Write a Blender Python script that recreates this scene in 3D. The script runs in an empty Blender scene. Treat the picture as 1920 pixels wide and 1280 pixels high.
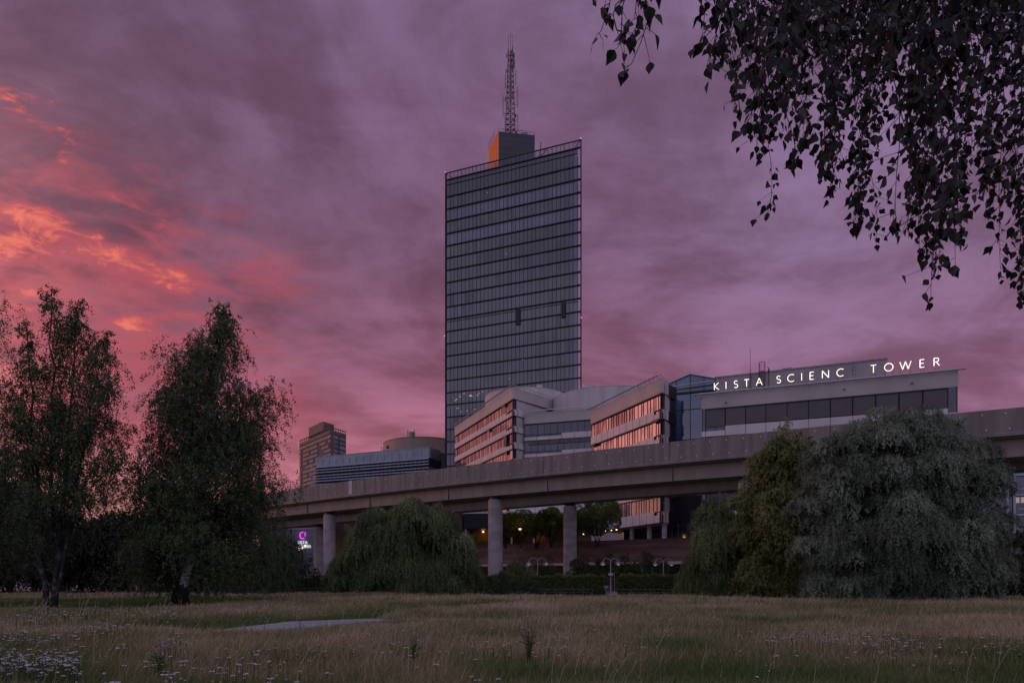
import bpy, math, random
import numpy as np
from mathutils import Vector
R = math.radians
C = bpy.context.scene.collection
sc = bpy.context.scene
random.seed(7)

# ------------------------------------------------------------------ camera
EYE = 1.6; F = 1280.0; HY = 1085.0
cam = bpy.data.cameras.new('camera'); cam.lens = 24; cam.sensor_width = 36
cam.shift_y = (HY - 640) / 1920; cam.clip_end = 6000; cam.clip_start = 0.05
co = bpy.data.objects.new('camera', cam); C.objects.link(co)
co.location = (0, 0, EYE); co.rotation_euler = (R(90), 0, 0)
sc.camera = co
sc.view_settings.view_transform = 'Standard'; sc.view_settings.look = 'None'
sc.view_settings.exposure = 0; sc.view_settings.gamma = 1
sc.cycles.use_denoising = True
sc.cycles.max_bounces = 6; sc.cycles.diffuse_bounces = 3; sc.cycles.transparent_max_bounces = 8

def V(px, py, D):                       # a point of the photograph at a depth, as a world point
    return Vector(((px - 960) / F * D, D, EYE + (HY - py) / F * D))
def G(px, D): return ((px - 960) / F * D, D)

# ------------------------------------------------------------------ node helper
class NT:
    def __init__(s, nt): s.nt = nt
    def n(s, t, **k):
        o = s.nt.nodes.new(t)
        for a, b in k.items(): setattr(o, a, b)
        return o
    def put(s, sock, v):
        if v is None: return
        if isinstance(v, bpy.types.NodeSocket): s.nt.links.new(v, sock)
        else:
            if hasattr(sock.default_value, '__len__') and not hasattr(v, '__len__'): v = (v,) * len(sock.default_value)
            if hasattr(v, '__len__') and len(v) == 3 and len(sock.default_value) == 4: v = (*v, 1)
            sock.default_value = v
    def m(s, op, a, b=None, c=None, clamp=False):
        o = s.n('ShaderNodeMath', operation=op); o.use_clamp = clamp
        for i, v in enumerate((a, b, c)): s.put(o.inputs[i], v)
        return o.outputs[0]
    def v(s, op, a, b=None):
        o = s.n('ShaderNodeVectorMath', operation=op); s.put(o.inputs[0], a); s.put(o.inputs[1], b)
        return o.outputs[1] if op == 'DOT_PRODUCT' else o.outputs[0]
    def mix(s, f, a, b, mode='MIX'):
        o = s.n('ShaderNodeMix', data_type='RGBA', blend_type=mode)
        s.put(o.inputs[0], f); s.put(o.inputs[6], a); s.put(o.inputs[7], b)
        return o.outputs[2]
    def ss(s, x, a, b):                 # smoothstep
        o = s.n('ShaderNodeMapRange', interpolation_type='SMOOTHSTEP')
        s.put(o.inputs[0], x); s.put(o.inputs[1], a); s.put(o.inputs[2], b)
        return o.outputs[0]
    def noise(s, vec, scale, detail=4, rough=.5, dist=0):
        o = s.n('ShaderNodeTexNoise'); s.put(o.inputs['Vector'], vec)
        o.inputs['Scale'].default_value = scale; o.inputs['Detail'].default_value = detail
        o.inputs['Roughness'].default_value = rough; o.inputs['Distortion'].default_value = dist
        return o.outputs[0]
    def ramp(s, f, stops):
        o = s.n('ShaderNodeValToRGB'); s.put(o.inputs[0], f)
        e = o.color_ramp.elements
        while len(e) < len(stops): e.new(.5)
        for k, (p, c) in enumerate(stops): e[k].position = p; e[k].color = (*c, 1)
        return o.outputs[0]
    def xyz(s, vec):
        o = s.n('ShaderNodeSeparateXYZ'); s.put(o.inputs[0], vec); return o.outputs
    def comb(s, x, y, z):
        o = s.n('ShaderNodeCombineXYZ')
        for i, q in enumerate((x, y, z)): s.put(o.inputs[i], q)
        return o.outputs[0]

# ------------------------------------------------------------------ sky after sunset (world) and the last low sun
SUN_AZ, SUN_EL = R(-68), R(2.4)
w = bpy.data.worlds.new('World'); sc.world = w; w.use_nodes = True
w.node_tree.nodes.clear(); t = NT(w.node_tree)
d = t.n('ShaderNodeTexCoord').outputs['Generated']
x, y, z = t.xyz(d)
az = t.m('ARCTAN2', x, y); el = t.m('ARCSINE', z)
e01 = t.m('MULTIPLY', el, 1.25, clamp=True)                     # ramp over 0..0.8 rad
def st(*a): return [(p * 1.25, c) for p, c in a]
left = t.ramp(e01, st((0, (.58, .27, .245)), (.10, (.54, .22, .21)), (.17, (.46, .135, .17)), (.24, (.31, .088, .125)), (.36, (.20, .070, .105)), (.5, (.168, .083, .132)), (.66, (.175, .100, .172))))
cent = t.ramp(e01, st((0, (.58, .22, .22)), (.12, (.52, .155, .21)), (.2, (.40, .136, .20)), (.3, (.255, .098, .16)), (.45, (.18, .086, .150)), (.6, (.19, .103, .185)), (.72, (.19, .107, .195))))
rite = t.ramp(e01, st((0, (.42, .19, .29)), (.15, (.335, .145, .245)), (.28, (.255, .122, .213)), (.42, (.222, .128, .226)), (.6, (.225, .138, .25)), (.75, (.23, .145, .265))))
base = t.mix(t.ss(az, -.62, -.1), left, cent)
base = t.mix(t.ss(az, -.05, .45), base, rite)
den = t.m('ADD', t.m('MAXIMUM', z, 0), .22)
cp = t.comb(t.m('DIVIDE', x, den), t.m('DIVIDE', y, den), 0)     # a cloud deck seen in perspective
n1 = t.noise(t.v('MULTIPLY', cp, (1, .85, 1)), 2.3, 8, .6, .6)
n2 = t.noise(t.v('ADD', t.v('MULTIPLY', cp, (.7, 1.2, 1)), (5.2, 1.3, 0)), 4.6, 8, .62, .4)
ncl = t.m('ADD', t.m('MULTIPLY', n1, .6), t.m('MULTIPLY', n2, .4))
dk = t.ss(ncl, .37, .63)
base = t.mix(dk, t.mix(1, base, (.70, .64, .64), 'MULTIPLY'), t.mix(1, base, (1.22, 1.31, 1.36), 'MULTIPLY'))
# lit red clouds low on the left
reg = t.m('MULTIPLY', t.ss(az, -.17, -.5), t.m('MULTIPLY', t.ss(el, .11, .2), t.ss(el, .56, .30)))
n3 = t.noise(t.v('ADD', t.v('MULTIPLY', cp, (1.15, 1.9, 1)), (2.35, 7.9, 0)), 2.1, 9, .58, .45)
n4 = t.noise(t.v('ADD', t.v('MULTIPLY', cp, (1.3, 1.6, 1)), (1.1, 3.4, 0)), 1.0, 5, .5, .2)
th = t.m('ADD', t.m('MULTIPLY', n3, .7), t.m('MULTIPLY', n4, .3))
th = t.m('ADD', th, t.m('MULTIPLY', t.m('SUBTRACT', reg, .5), .09))
red = t.m('MULTIPLY', t.ss(th, .47, .60), reg, clamp=True)
base = t.mix(t.m('MULTIPLY', red, .5), base, (.33, .085, .115))
# the sunlit streaks themselves: (bearing, height, length, thickness, tilt, strength), all as tangents of angles
u_ = t.m('DIVIDE', x, t.m('MAXIMUM', y, .05)); v_ = t.m('DIVIDE', z, t.m('MAXIMUM', y, .05))
wob = t.noise(t.comb(u_, v_, 0), 9, 6, .6, .6)
vw = t.m('ADD', v_, t.m('MULTIPLY', t.m('SUBTRACT', wob, .5), .055)); uw = t.m('ADD', u_, t.m('MULTIPLY', t.m('SUBTRACT', n3, .5), .07))
tot = None
for cx, cy, ln, thk, sl, am in ((40, 447, 110, 26, 5, 1), (70, 408, 85, 20, 22, .85), (185, 468, 120, 26, 22, 1), (305, 513, 75, 18, 20, 1.05), (292, 592, 85, 11, -5, .9), (232, 607, 42, 10, 0, .75), (62, 545, 55, 13, 10, .8), (18, 574, 50, 11, 15, .7), (85, 212, 130, 42, 15, .55), (135, 305, 26, 38, 0, .68), (235, 375, 60, 17, 15, .5), (450, 455, 42, 13, 10, .42), (330, 425, 70, 28, 10, .45), (75, 335, 45, 9, 0, .45), (40, 175, 90, 20, 5, .42), (-60, 470, 90, 40, 10, .8), (-120, 380, 90, 40, 10, .7), (-190, 560, 150, 30, 5, .8)):
    cs, sn = math.cos(R(sl)), math.sin(R(sl)); du = t.m('SUBTRACT', uw, (cx - 960) / F); dv = t.m('SUBTRACT', vw, (HY - cy) / F)
    a = t.m('MULTIPLY', t.m('SUBTRACT', t.m('MULTIPLY', du, cs), t.m('MULTIPLY', dv, sn)), F / ln); b = t.m('MULTIPLY', t.m('ADD', t.m('MULTIPLY', du, sn), t.m('MULTIPLY', dv, cs)), F / thk)
    e = t.m('MULTIPLY', t.m('EXPONENT', t.m('MULTIPLY', t.m('ADD', t.m('MULTIPLY', a, a), t.m('MULTIPLY', b, b)), -1)), am)
    tot = e if tot is None else t.m('ADD', tot, e)
tot = t.m('MINIMUM', tot, 1.25)
fine = t.noise(t.comb(t.m('ADD', t.m('MULTIPLY', u_, 6.5), t.m('MULTIPLY', v_, 3)), t.m('ADD', t.m('MULTIPLY', v_, 19), t.m('MULTIPLY', u_, 4)), 0), 1.8, 9, .62, .6)
lump = t.noise(t.comb(t.m('MULTIPLY', u_, 9), t.m('ADD', t.m('MULTIPLY', v_, 17), t.m('MULTIPLY', u_, 3)), .7), 2.2, 9, .66, 1.1)
fl2 = t.m('ADD', t.m('MULTIPLY', fine, .45), t.m('MULTIPLY', lump, .55))
sh = t.m('MULTIPLY', t.m('ADD', t.m('MULTIPLY', tot, .64), t.m('MULTIPLY', t.m('SUBTRACT', fl2, .54), 4.6)), t.ss(tot, .06, .55))
sh = t.m('MULTIPLY', sh, t.ss(y, .05, .3))
crim = t.m('MULTIPLY', t.ss(t.m('ADD', t.m('ADD', t.m('MULTIPLY', reg, .42), t.m('MULTIPLY', tot, .42)), t.m('ADD', t.m('MULTIPLY', t.m('SUBTRACT', n3, .5), 1.5), t.m('MULTIPLY', t.m('SUBTRACT', fine, .5), 1.6))), .02, .66), t.m('MULTIPLY', t.ss(reg, 0, .5), .78))
base = t.mix(crim, base, (.43, .082, .115))
base = t.mix(t.m('MULTIPLY', t.ss(sh, .08, .50), .72), base, (.47, .085, .10))
base = t.mix(t.m('MULTIPLY', t.ss(sh, .30, .98), .95), base, (.80, .178, .125))
# rest of the dome: cooler and brighter away from the sunset
back = t.m('MAXIMUM', t.ss(y, .45, -.35), t.ss(z, .62, .9))
bk = t.mix(dk, (.27, .245, .38), (.46, .42, .62))
base = t.mix(back, base, bk)
# the bright core of the afterglow, beyond the left edge
g = Vector((math.sin(R(-55)) * math.cos(R(13.5)), math.cos(R(-55)) * math.cos(R(13.5)), math.sin(R(13.5))))
gl = t.m('POWER', t.m('MAXIMUM', t.v('DOT_PRODUCT', d, tuple(g)), 0), 42)
gl = t.m('MULTIPLY', t.m('MULTIPLY', gl, t.m('ADD', .18, t.m('MULTIPLY', t.ss(el, .04, .24), .82))), t.m('ADD', .25, t.m('MULTIPLY', t.ss(t.m('ADD', t.m('MULTIPLY', n1, .4), t.m('MULTIPLY', n3, .6)), .40, .60), 1.05)))
base = t.mix(1, base, t.mix(gl, (0, 0, 0), (1.9, .68, .58)), 'ADD')
bg = t.n('ShaderNodeBackground'); t.put(bg.inputs[0], base); bg.inputs[1].default_value = 1.0
sky = t.n('ShaderNodeTexSky', sky_type='NISHITA'); sky.sun_disc = False
sky.sun_elevation = SUN_EL; sky.sun_rotation = SUN_AZ
bg2 = t.n('ShaderNodeBackground'); t.put(bg2.inputs[0], sky.outputs[0]); bg2.inputs[1].default_value = 0.005
ad = t.n('ShaderNodeAddShader'); out = t.n('ShaderNodeOutputWorld')
w.node_tree.links.new(bg.outputs[0], ad.inputs[0]); w.node_tree.links.new(bg2.outputs[0], ad.inputs[1])
w.node_tree.links.new(ad.outputs[0], out.inputs[0])
sun = bpy.data.lights.new('sun', 'SUN'); sun.energy = 0.5; sun.angle = R(9); sun.color = (1, .40, .20)
so = bpy.data.objects.new('sun', sun); C.objects.link(so)
sd = Vector((math.sin(SUN_AZ) * math.cos(SUN_EL), math.cos(SUN_AZ) * math.cos(SUN_EL), math.sin(SUN_EL)))
so.rotation_euler = sd.to_track_quat('Z', 'Y').to_euler(); so.location = (-60, 40, 60)

# ------------------------------------------------------------------ materials
def mat(name, c1, c2=None, scale=1., stretch=(1, 1, 1), rough=.75, ior=1.45, metal=0, bump=0., bscale=None, rnd=None, detail=5, lo=.35, hi=.65, trans=0, emit=None):
    m = bpy.data.materials.new(name); m.use_nodes = True
    t = NT(m.node_tree); b = m.node_tree.nodes['Principled BSDF']
    tc = t.n('ShaderNodeTexCoord').outputs['Object']
    col = None
    vec = t.v('MULTIPLY', tc, stretch)
    if c2 is not None: col = t.mix(t.ss(t.noise(vec, scale, detail), lo, hi), c1, c2)
    if rnd is not None:                         # per-face tone stored with the mesh (one pane, one leaf)
        a = t.n('ShaderNodeAttribute', attribute_name='rnd').outputs['Fac']
        if isinstance(rnd, list): col = t.ramp(a, rnd)
        else: col = t.mix(a, col or c1, rnd)
    t.put(b.inputs['Base Color'], col or c1)
    b.inputs['Roughness'].default_value = rough; b.inputs['IOR'].default_value = ior; b.inputs['Metallic'].default_value = metal
    if bump:
        bn = t.n('ShaderNodeBump'); bn.inputs['Strength'].default_value = bump; bn.inputs['Distance'].default_value = .05
        t.put(bn.inputs['Height'], t.noise(vec, bscale or scale * 4, 4)); t.put(b.inputs['Normal'], bn.outputs[0])
    if emit: t.put(b.inputs['Emission Color'], emit[0]); b.inputs['Emission Strength'].default_value = emit[1]
    if trans:
        tr = t.n('ShaderNodeBsdfTranslucent'); t.put(tr.inputs[0], col or c1)
        mx = t.n('ShaderNodeMixShader'); mx.inputs[0].default_value = trans
        m.node_tree.links.new(b.outputs[0], mx.inputs[1]); m.node_tree.links.new(tr.outputs[0], mx.inputs[2])
        m.node_tree.links.new(mx.outputs[0], m.node_tree.nodes['Material Output'].inputs[0])
    return m
M = {}
M['stain'] = mat('joint_stain', (.09, .08, .075), rough=.9)
M['concrete'] = mat('viaduct_concrete', (.205, .175, .16), (.285, .246, .226), .55, (3.4, 3.4, .22), .85, bump=.25, bscale=6)
M['concrete_low'] = mat('girder_concrete', (.33, .275, .24), (.40, .335, .295), .3, (3, 3, .3), .85, bump=.25, bscale=6)
M['pillar'] = mat('pillar_concrete', (.34, .30, .30), (.47, .42, .42), .5, (1, 1, 2.2), .85, bump=.2, bscale=5)
M['panel_white'] = mat('pale_render', (.62, .575, .57), (.72, .665, .66), .25, (1, 1, .5), .7, bump=.05)
M['panel_beige'] = mat('beige_render', (.46, .415, .395), (.55, .495, .47), .2, (1, 1, .6), .75, bump=.05)
M['dark_frame'] = mat('dark_frame', (.03, .03, .035), rough=.4)
M['dark_clad'] = mat('dark_cladding', (.010, .010, .012), (.017, .016, .019), .6, (.2, .2, 4), .6)
M['grey_metal'] = mat('grey_metal', (.22, .22, .24), (.28, .28, .3), 2, rough=.45, metal=.6)
M['galv'] = mat('galvanised', (.42, .43, .45), rough=.4, metal=.5)
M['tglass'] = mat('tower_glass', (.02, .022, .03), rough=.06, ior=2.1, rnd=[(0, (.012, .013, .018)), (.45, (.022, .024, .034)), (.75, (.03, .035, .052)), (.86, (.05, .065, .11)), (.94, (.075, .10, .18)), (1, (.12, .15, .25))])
M['ledge'] = mat('tower_ledge', (.026, .026, .032), rough=.6)
M['mull'] = mat('tower_mullion', (.05, .05, .06), rough=.5, metal=.4)
M['wglass'] = mat('ribbon_glass', (.02, .02, .025), rough=.04, ior=2.9, rnd=(.05, .05, .06))
M['bglass'] = mat('blue_glass', (.022, .03, .05), rough=.05, ior=1.9, rnd=(.04, .055, .09))
M['pglass'] = mat('painted_sky_glass', (.20, .24, .31), rough=.06, ior=2.2, rnd=(.28, .32, .40))  # bright sky reflection put into the base colour of the lower atrium panes
M['aglass'] = mat('atrium_glass', (.035, .085, .17), rough=.05, ior=2.2, rnd=(.06, .13, .24))
M['blind'] = mat('brown_blind', (.07, .055, .058), (.085, .068, .07), 1, (1, 1, 3), .35, ior=1.6, rnd=(.10, .068, .064))
M['corr'] = mat('corrugated_metal', (.33, .30, .31), (.40, .365, .37), .3, rough=.55, metal=.1)
M['drum'] = mat('drum_render', (.52, .475, .465), (.62, .565, .555), .3, (1.5, 1.5, .25), .7, bump=.05)
M['drum_tan'] = mat('tan_drum', (.36, .26, .20), (.42, .31, .24), .2, (1.5, 1.5, .2), .7)
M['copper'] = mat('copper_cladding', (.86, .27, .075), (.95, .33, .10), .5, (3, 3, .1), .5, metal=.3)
M['plantbox'] = mat('plant_room_cladding', (.055, .055, .066), (.08, .08, .095), .4, (.3, .3, 5), .6)
M['steel'] = mat('mast_steel', (.16, .14, .16), rough=.6, metal=.3)
M['mastred'] = mat('mast_red', (.42, .12, .07), rough=.6)
M['lit'] = mat('lit_lamp', (.9, .8, .6), emit=((1, .62, .28), 2.4))
M['ceil'] = mat('lit_ceiling', (.8, .7, .4), emit=((1, .72, .30), .55))
M['rail'] = mat('dull_rail', (.12, .12, .135), rough=.6)
M['neon'] = mat('neon_letter', (.9, .9, .85), emit=((1, .86, .72), 1.55))
M['unlit'] = mat('unlit_letter', (.16, .14, .16), rough=.5)
M['pink'] = mat('magenta_letter', (.8, .1, .7), emit=((.80, .07, .72), 1.0))
M['white_l'] = mat('white_letter', (.8, .8, .8), emit=((.85, .85, 1), .55))
M['red_l'] = mat('obstruction_light', (.8, .2, .1), emit=((1, .22, .12), 1.5))
M['slat'] = mat('blue_grey_slat', (.36, .43, .50), (.42, .49, .56), .5, rough=.5, metal=.1)
M['bluewall'] = mat('blue_grey_panel', (.27, .315, .355), (.33, .375, .42), .3, rough=.5, metal=.2)
M['brownclad'] = mat('brown_cladding', (.14, .10, .09), (.18, .13, .115), .3, rough=.7)
M['palewin'] = mat('apartment_window', (.14, .12, .13), rough=.55, ior=1.4, rnd=(.34, .29, .29))
M['navy'] = mat('navy_cladding', (.045, .045, .065), (.06, .06, .085), .3, rough=.6)
M['tin'] = mat('pale_blue_fascia', (.42, .44, .52), rough=.5)
M['shade'] = mat('lamp_shade', (.36, .36, .4), rough=.35)
M['bulb'] = mat('lamp_bulb', (.9, .85, .7), emit=((1, .86, .62), .55))
M['plate'] = mat('sign_plate', (.42, .42, .36), rough=.5)
M['bark'] = mat('dark_bark', (.035, .028, .024), (.06, .05, .044), 6, (1, 1, .3), .9, bump=.5)
M['asphalt'] = mat('road_asphalt', (.16, .155, .18), (.2, .195, .22), 2, rough=.85)
M['gravel'] = mat('path_gravel', (.24, .23, .26), (.36, .35, .38), 9, rough=.95, bump=.5, bscale=30)
M['skin'] = mat('skin', (.45, .28, .22), rough=.5)
M['cloth_light'] = mat('light_cloth', (.5, .5, .58), rough=.9)
M['cloth_dark'] = mat('dark_cloth', (.03, .03, .045), rough=.9)
M['cloth_dots'] = mat('dotted_cloth', (.03, .03, .045), (.6, .6, .68), 14, rough=.9, lo=.58, hi=.62)
M['hairm'] = mat('dark_hair', (.03, .02, .015), rough=.6)

def birch_bark():
    m = bpy.data.materials.new('birch_bark'); m.use_nodes = True; t = NT(m.node_tree)
    b = m.node_tree.nodes['Principled BSDF']; tc = t.n('ShaderNodeTexCoord').outputs['Object']
    z = t.xyz(tc)[2]
    n = t.noise(t.v('MULTIPLY', tc, (2.2, 2.2, 3.5)), 1.6, 5, .6)
    low = t.m('MULTIPLY', t.ss(z, 1.45, .8), .35)
    c = t.mix(t.ss(t.m('ADD', n, low), .55, .60), (.50, .47, .50), (.022, .02, .02))
    c = t.mix(t.ss(z, 5, 9), c, (.05, .042, .04))
    t.put(b.inputs['Base Color'], c); b.inputs['Roughness'].default_value = .85
    bn = t.n('ShaderNodeBump'); bn.inputs['Strength'].default_value = .6; t.put(bn.inputs['Height'], n); t.put(b.inputs['Normal'], bn.outputs[0])
    return m
M['birch'] = birch_bark()
M['birch_dark'] = mat('old_birch_bark', (.03, .027, .028), (.11, .10, .105), 2.2, (1, 1, 1.4), .9, bump=.5, lo=.5, hi=.62)

def brick():
    m = bpy.data.materials.new('red_brick'); m.use_nodes = True; t = NT(m.node_tree)
    b = m.node_tree.nodes['Principled BSDF']; tc = t.n('ShaderNodeTexCoord').outputs['Object']
    x, y, z = t.xyz(tc)
    vec = t.comb(t.m('ADD', x, t.m('MULTIPLY', y, -.2)), z, 0)
    k = t.n('ShaderNodeTexBrick'); t.put(k.inputs['Vector'], vec)
    for i, c in ((1, (.25, .115, .105)), (2, (.17, .085, .082)), (3, (.22, .18, .18))): k.inputs[i].default_value = (*c, 1)
    k.inputs['Scale'].default_value = 1; k.inputs['Brick Width'].default_value = .26; k.inputs['Row Height'].default_value = .085; k.inputs['Mortar Size'].default_value = .008
    st = t.noise(t.v('MULTIPLY', vec, (.12, 1.3, 1)), 1.2, 5)
    c = t.mix(t.ss(st, .42, .66), k.outputs[0], (.27, .215, .215))
    t.put(b.inputs['Base Color'], c); b.inputs['Roughness'].default_value = .9
    return m
M['brick'] = brick()
def leaf(name, stops, trans=.22, rough=.55):
    return mat('leaf_' + name, stops[0], rnd=[(i / (len(stops) - 1), c) for i, c in enumerate(stops)], trans=trans, rough=rough)
M['l_birch'] = leaf('birch', [(.034, .058, .022), (.068, .105, .036), (.125, .175, .066)])
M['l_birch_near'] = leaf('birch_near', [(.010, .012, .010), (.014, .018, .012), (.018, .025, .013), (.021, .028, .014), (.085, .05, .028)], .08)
M['l_willow'] = leaf('willow', [(.06, .092, .03), (.125, .175, .058), (.23, .30, .115)], .14)
M['l_silver'] = leaf('silver', [(.085, .118, .066), (.175, .225, .145), (.34, .405, .285)], .14)
M['l_gold'] = leaf('gold', [(.12, .15, .042), (.205, .235, .07), (.32, .335, .125)])
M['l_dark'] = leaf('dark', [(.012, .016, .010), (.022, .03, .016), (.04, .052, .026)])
M['l_hedge'] = leaf('hedge', [(.075, .12, .022), (.14, .205, .04), (.25, .32, .075)])
M['l_lime'] = leaf('lime', [(.11, .155, .03), (.18, .235, .05), (.26, .32, .08)])
M['l_shrub'] = leaf('shrub', [(.04, .062, .024), (.07, .105, .04), (.115, .16, .062)])
M['grass'] = leaf('grass', [(.09, .155, .035), (.15, .20, .058), (.32, .265, .135), (.50, .39, .245), (.66, .53, .37)], .25, .7)
M['flower'] = mat('white_petals', (.30, .29, .31), rough=.8, rnd=(.55, .52, .55))
M['stalk'] = leaf('stalk', [(.06, .09, .03), (.08, .11, .04)])
M['thistle'] = mat('thistle_head', (.45, .38, .36), rough=.9, rnd=(.30, .18, .22))

def ground():
    m = bpy.data.materials.new('meadow_soil'); m.use_nodes = True; t = NT(m.node_tree)
    b = m.node_tree.nodes['Principled BSDF']; tc = t.n('ShaderNodeTexCoord').outputs['Object']
    n = t.noise(tc, .12, 6, .6); n2 = t.noise(tc, 2.5, 6, .7)
    c = t.mix(t.ss(n, .4, .62), (.05, .07, .025), (.13, .10, .06))
    c = t.mix(t.m('MULTIPLY', n2, .7), c, (.03, .035, .018))
    t.put(b.inputs['Base Color'], c); b.inputs['Roughness'].default_value = 1
    return m
M['ground'] = ground()

# ------------------------------------------------------------------ mesh helpers
def mesh_obj(name, verts, faces_idx, mats, parent=None, rnd=None, fm=None, smooth=False, loc=None):
    """verts (N,3); faces_idx: list of index lists or an (M,k) array"""
    me = bpy.data.meshes.new(name)
    o = bpy.data.objects.new(name, me); C.objects.link(o)
    off = np.array(parent_loc(parent) if parent else (loc if loc is not None else (0, 0, 0)), float)
    v = np.asarray(verts, np.float64).reshape(-1, 3) - off
    if isinstance(faces_idx, np.ndarray):
        k = faces_idx.shape[1]; nf = faces_idx.shape[0]
        flat = faces_idx.ravel(); starts = np.arange(nf) * k; tot = np.full(nf, k)
    else:
        tot = np.array([len(f) for f in faces_idx]); flat = np.array([i for f in faces_idx for i in f])
        starts = np.concatenate(([0], np.cumsum(tot)[:-1])); nf = len(tot)
    me.vertices.add(len(v)); me.vertices.foreach_set('co', v.astype(np.float32).ravel())
    me.loops.add(len(flat)); me.loops.foreach_set('vertex_index', flat.astype(np.int32))
    me.polygons.add(nf); me.polygons.foreach_set('loop_start', starts.astype(np.int32)); me.polygons.foreach_set('loop_total', tot.astype(np.int32))
    for m in (mats if isinstance(mats, (list, tuple)) else [mats]): me.materials.append(m)
    if fm is not None: me.polygons.foreach_set('material_index', np.asarray(fm, np.int32))
    me.polygons.foreach_set('use_smooth', np.full(nf, smooth))
    if rnd is not None:
        a = me.attributes.new('rnd', 'FLOAT', 'FACE'); a.data.foreach_set('value', np.asarray(rnd, np.float32))
    me.update(calc_edges=True); me.validate()
    if parent: o.parent = parent
    elif loc is not None: o.location = loc
    return o
WORLD = {}
def parent_loc(p):
    l = Vector((0, 0, 0))
    while p: l += p.location; p = p.parent
    return l
def thing(name, label, cat, loc=(0, 0, 0), group=None):
    o = bpy.data.objects.new(name, None); C.objects.link(o); o.location = loc; o.empty_display_size = .3
    return tag(o, label, cat, group)
def tag(o, label, cat, group=None):
    o['label'] = label; o['category'] = cat
    if group: o['group'] = group
    return o
def kind(o, k): o['kind'] = k; return o

class MB:
    def __init__(s): s.v = []; s.f = []; s.m = []; s.r = []
    def face(s, pts, m=0, r=.5):
        b = len(s.v); s.v += [tuple(p) for p in pts]; s.f.append(list(range(b, b + len(pts)))); s.m.append(m); s.r.append(r)
    def hexa(s, p, m=0, r=.5):          # 8 corners: bottom ring then top ring
        b = len(s.v); s.v += [tuple(q) for q in p]
        for f in ((3, 2, 1, 0), (4, 5, 6, 7), (0, 1, 5, 4), (1, 2, 6, 5), (2, 3, 7, 6), (3, 0, 4, 7)):
            s.f.append([b + i for i in f]); s.m.append(m); s.r.append(r)
    def box(s, x0, x1, y0, y1, z0, z1, m=0, r=.5):
        s.hexa([(x0, y0, z0), (x1, y0, z0), (x1, y1, z0), (x0, y1, z0), (x0, y0, z1), (x1, y0, z1), (x1, y1, z1), (x0, y1, z1)], m, r)
    def prism(s, poly, z0, z1, m=0, r=.5, top=None):
        n = len(poly); b = len(s.v); top = top or [z1] * n
        s.v += [(p[0], p[1], z0) for p in poly] + [(p[0], p[1], top[i]) for i, p in enumerate(poly)]
        for i in range(n):
            j = (i + 1) % n; s.f.append([b + i, b + j, b + n + j, b + n + i]); s.m.append(m); s.r.append(r)
        s.f.append([b + n + i for i in range(n)]); s.m.append(m); s.r.append(r)
        s.f.append([b + n - 1 - i for i in range(n)]); s.m.append(m); s.r.append(r)
    def tube(s, pts, rad, n=6, m=0, r=.5, cap=True):
        pts = [Vector(p) for p in pts]; k = len(pts)
        if not hasattr(rad, '__len__'): rad = [rad] * k
        b = len(s.v); up = Vector((0, 0, 1)); prev = None
        for i, p in enumerate(pts):
            tg = (pts[min(i + 1, k - 1)] - pts[max(i - 1, 0)])
            if tg.length < 1e-9: tg = Vector((0, 0, 1))
            tg.normalize()
            if prev is None: a = tg.cross(up if abs(tg.z) < .95 else Vector((1, 0, 0))).normalized()
            else:
                a = prev - tg * prev.dot(tg)
                a = a.normalized() if a.length > 1e-6 else tg.orthogonal().normalized()
            prev = a; c = tg.cross(a)
            for j in range(n):
                q = 2 * math.pi * j / n; s.v.append(tuple(p + (a * math.cos(q) + c * math.sin(q)) * rad[i]))
        for i in range(k - 1):
            for j in range(n):
                j2 = (j + 1) % n
                s.f.append([b + i * n + j, b + i * n + j2, b + (i + 1) * n + j2, b + (i + 1) * n + j]); s.m.append(m); s.r.append(r)
        if cap:
            s.f.append([b + n - 1 - j for j in range(n)]); s.m.append(m); s.r.append(r)
            s.f.append([b + (k - 1) * n + j for j in range(n)]); s.m.append(m); s.r.append(r)
    def lathe(s, c, prof, n=20, m=0, r=.5, a0=0, a1=2 * math.pi):
        b = len(s.v); full = abs(a1 - a0 - 2 * math.pi) < 1e-6; nn = n if full else n + 1
        for (rr, zz) in prof:
            for j in range(nn):
                q = a0 + (a1 - a0) * j / n; s.v.append((c[0] + rr * math.cos(q), c[1] + rr * math.sin(q), c[2] + zz))
        for i in range(len(prof) - 1):
            for j in range(n):
                j2 = (j + 1) % nn
                s.f.append([b + i * nn + j, b + i * nn + j2, b + (i + 1) * nn + j2, b + (i + 1) * nn + j]); s.m.append(m); s.r.append(r)
    def build(s, name, mats, parent=None, smooth=False, loc=None):
        mats = mats if isinstance(mats, (list, tuple)) else [mats]
        return mesh_obj(name, s.v, s.f, [M[k] if isinstance(k, str) else k for k in mats], parent, s.r, s.m, smooth, loc)

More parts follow.
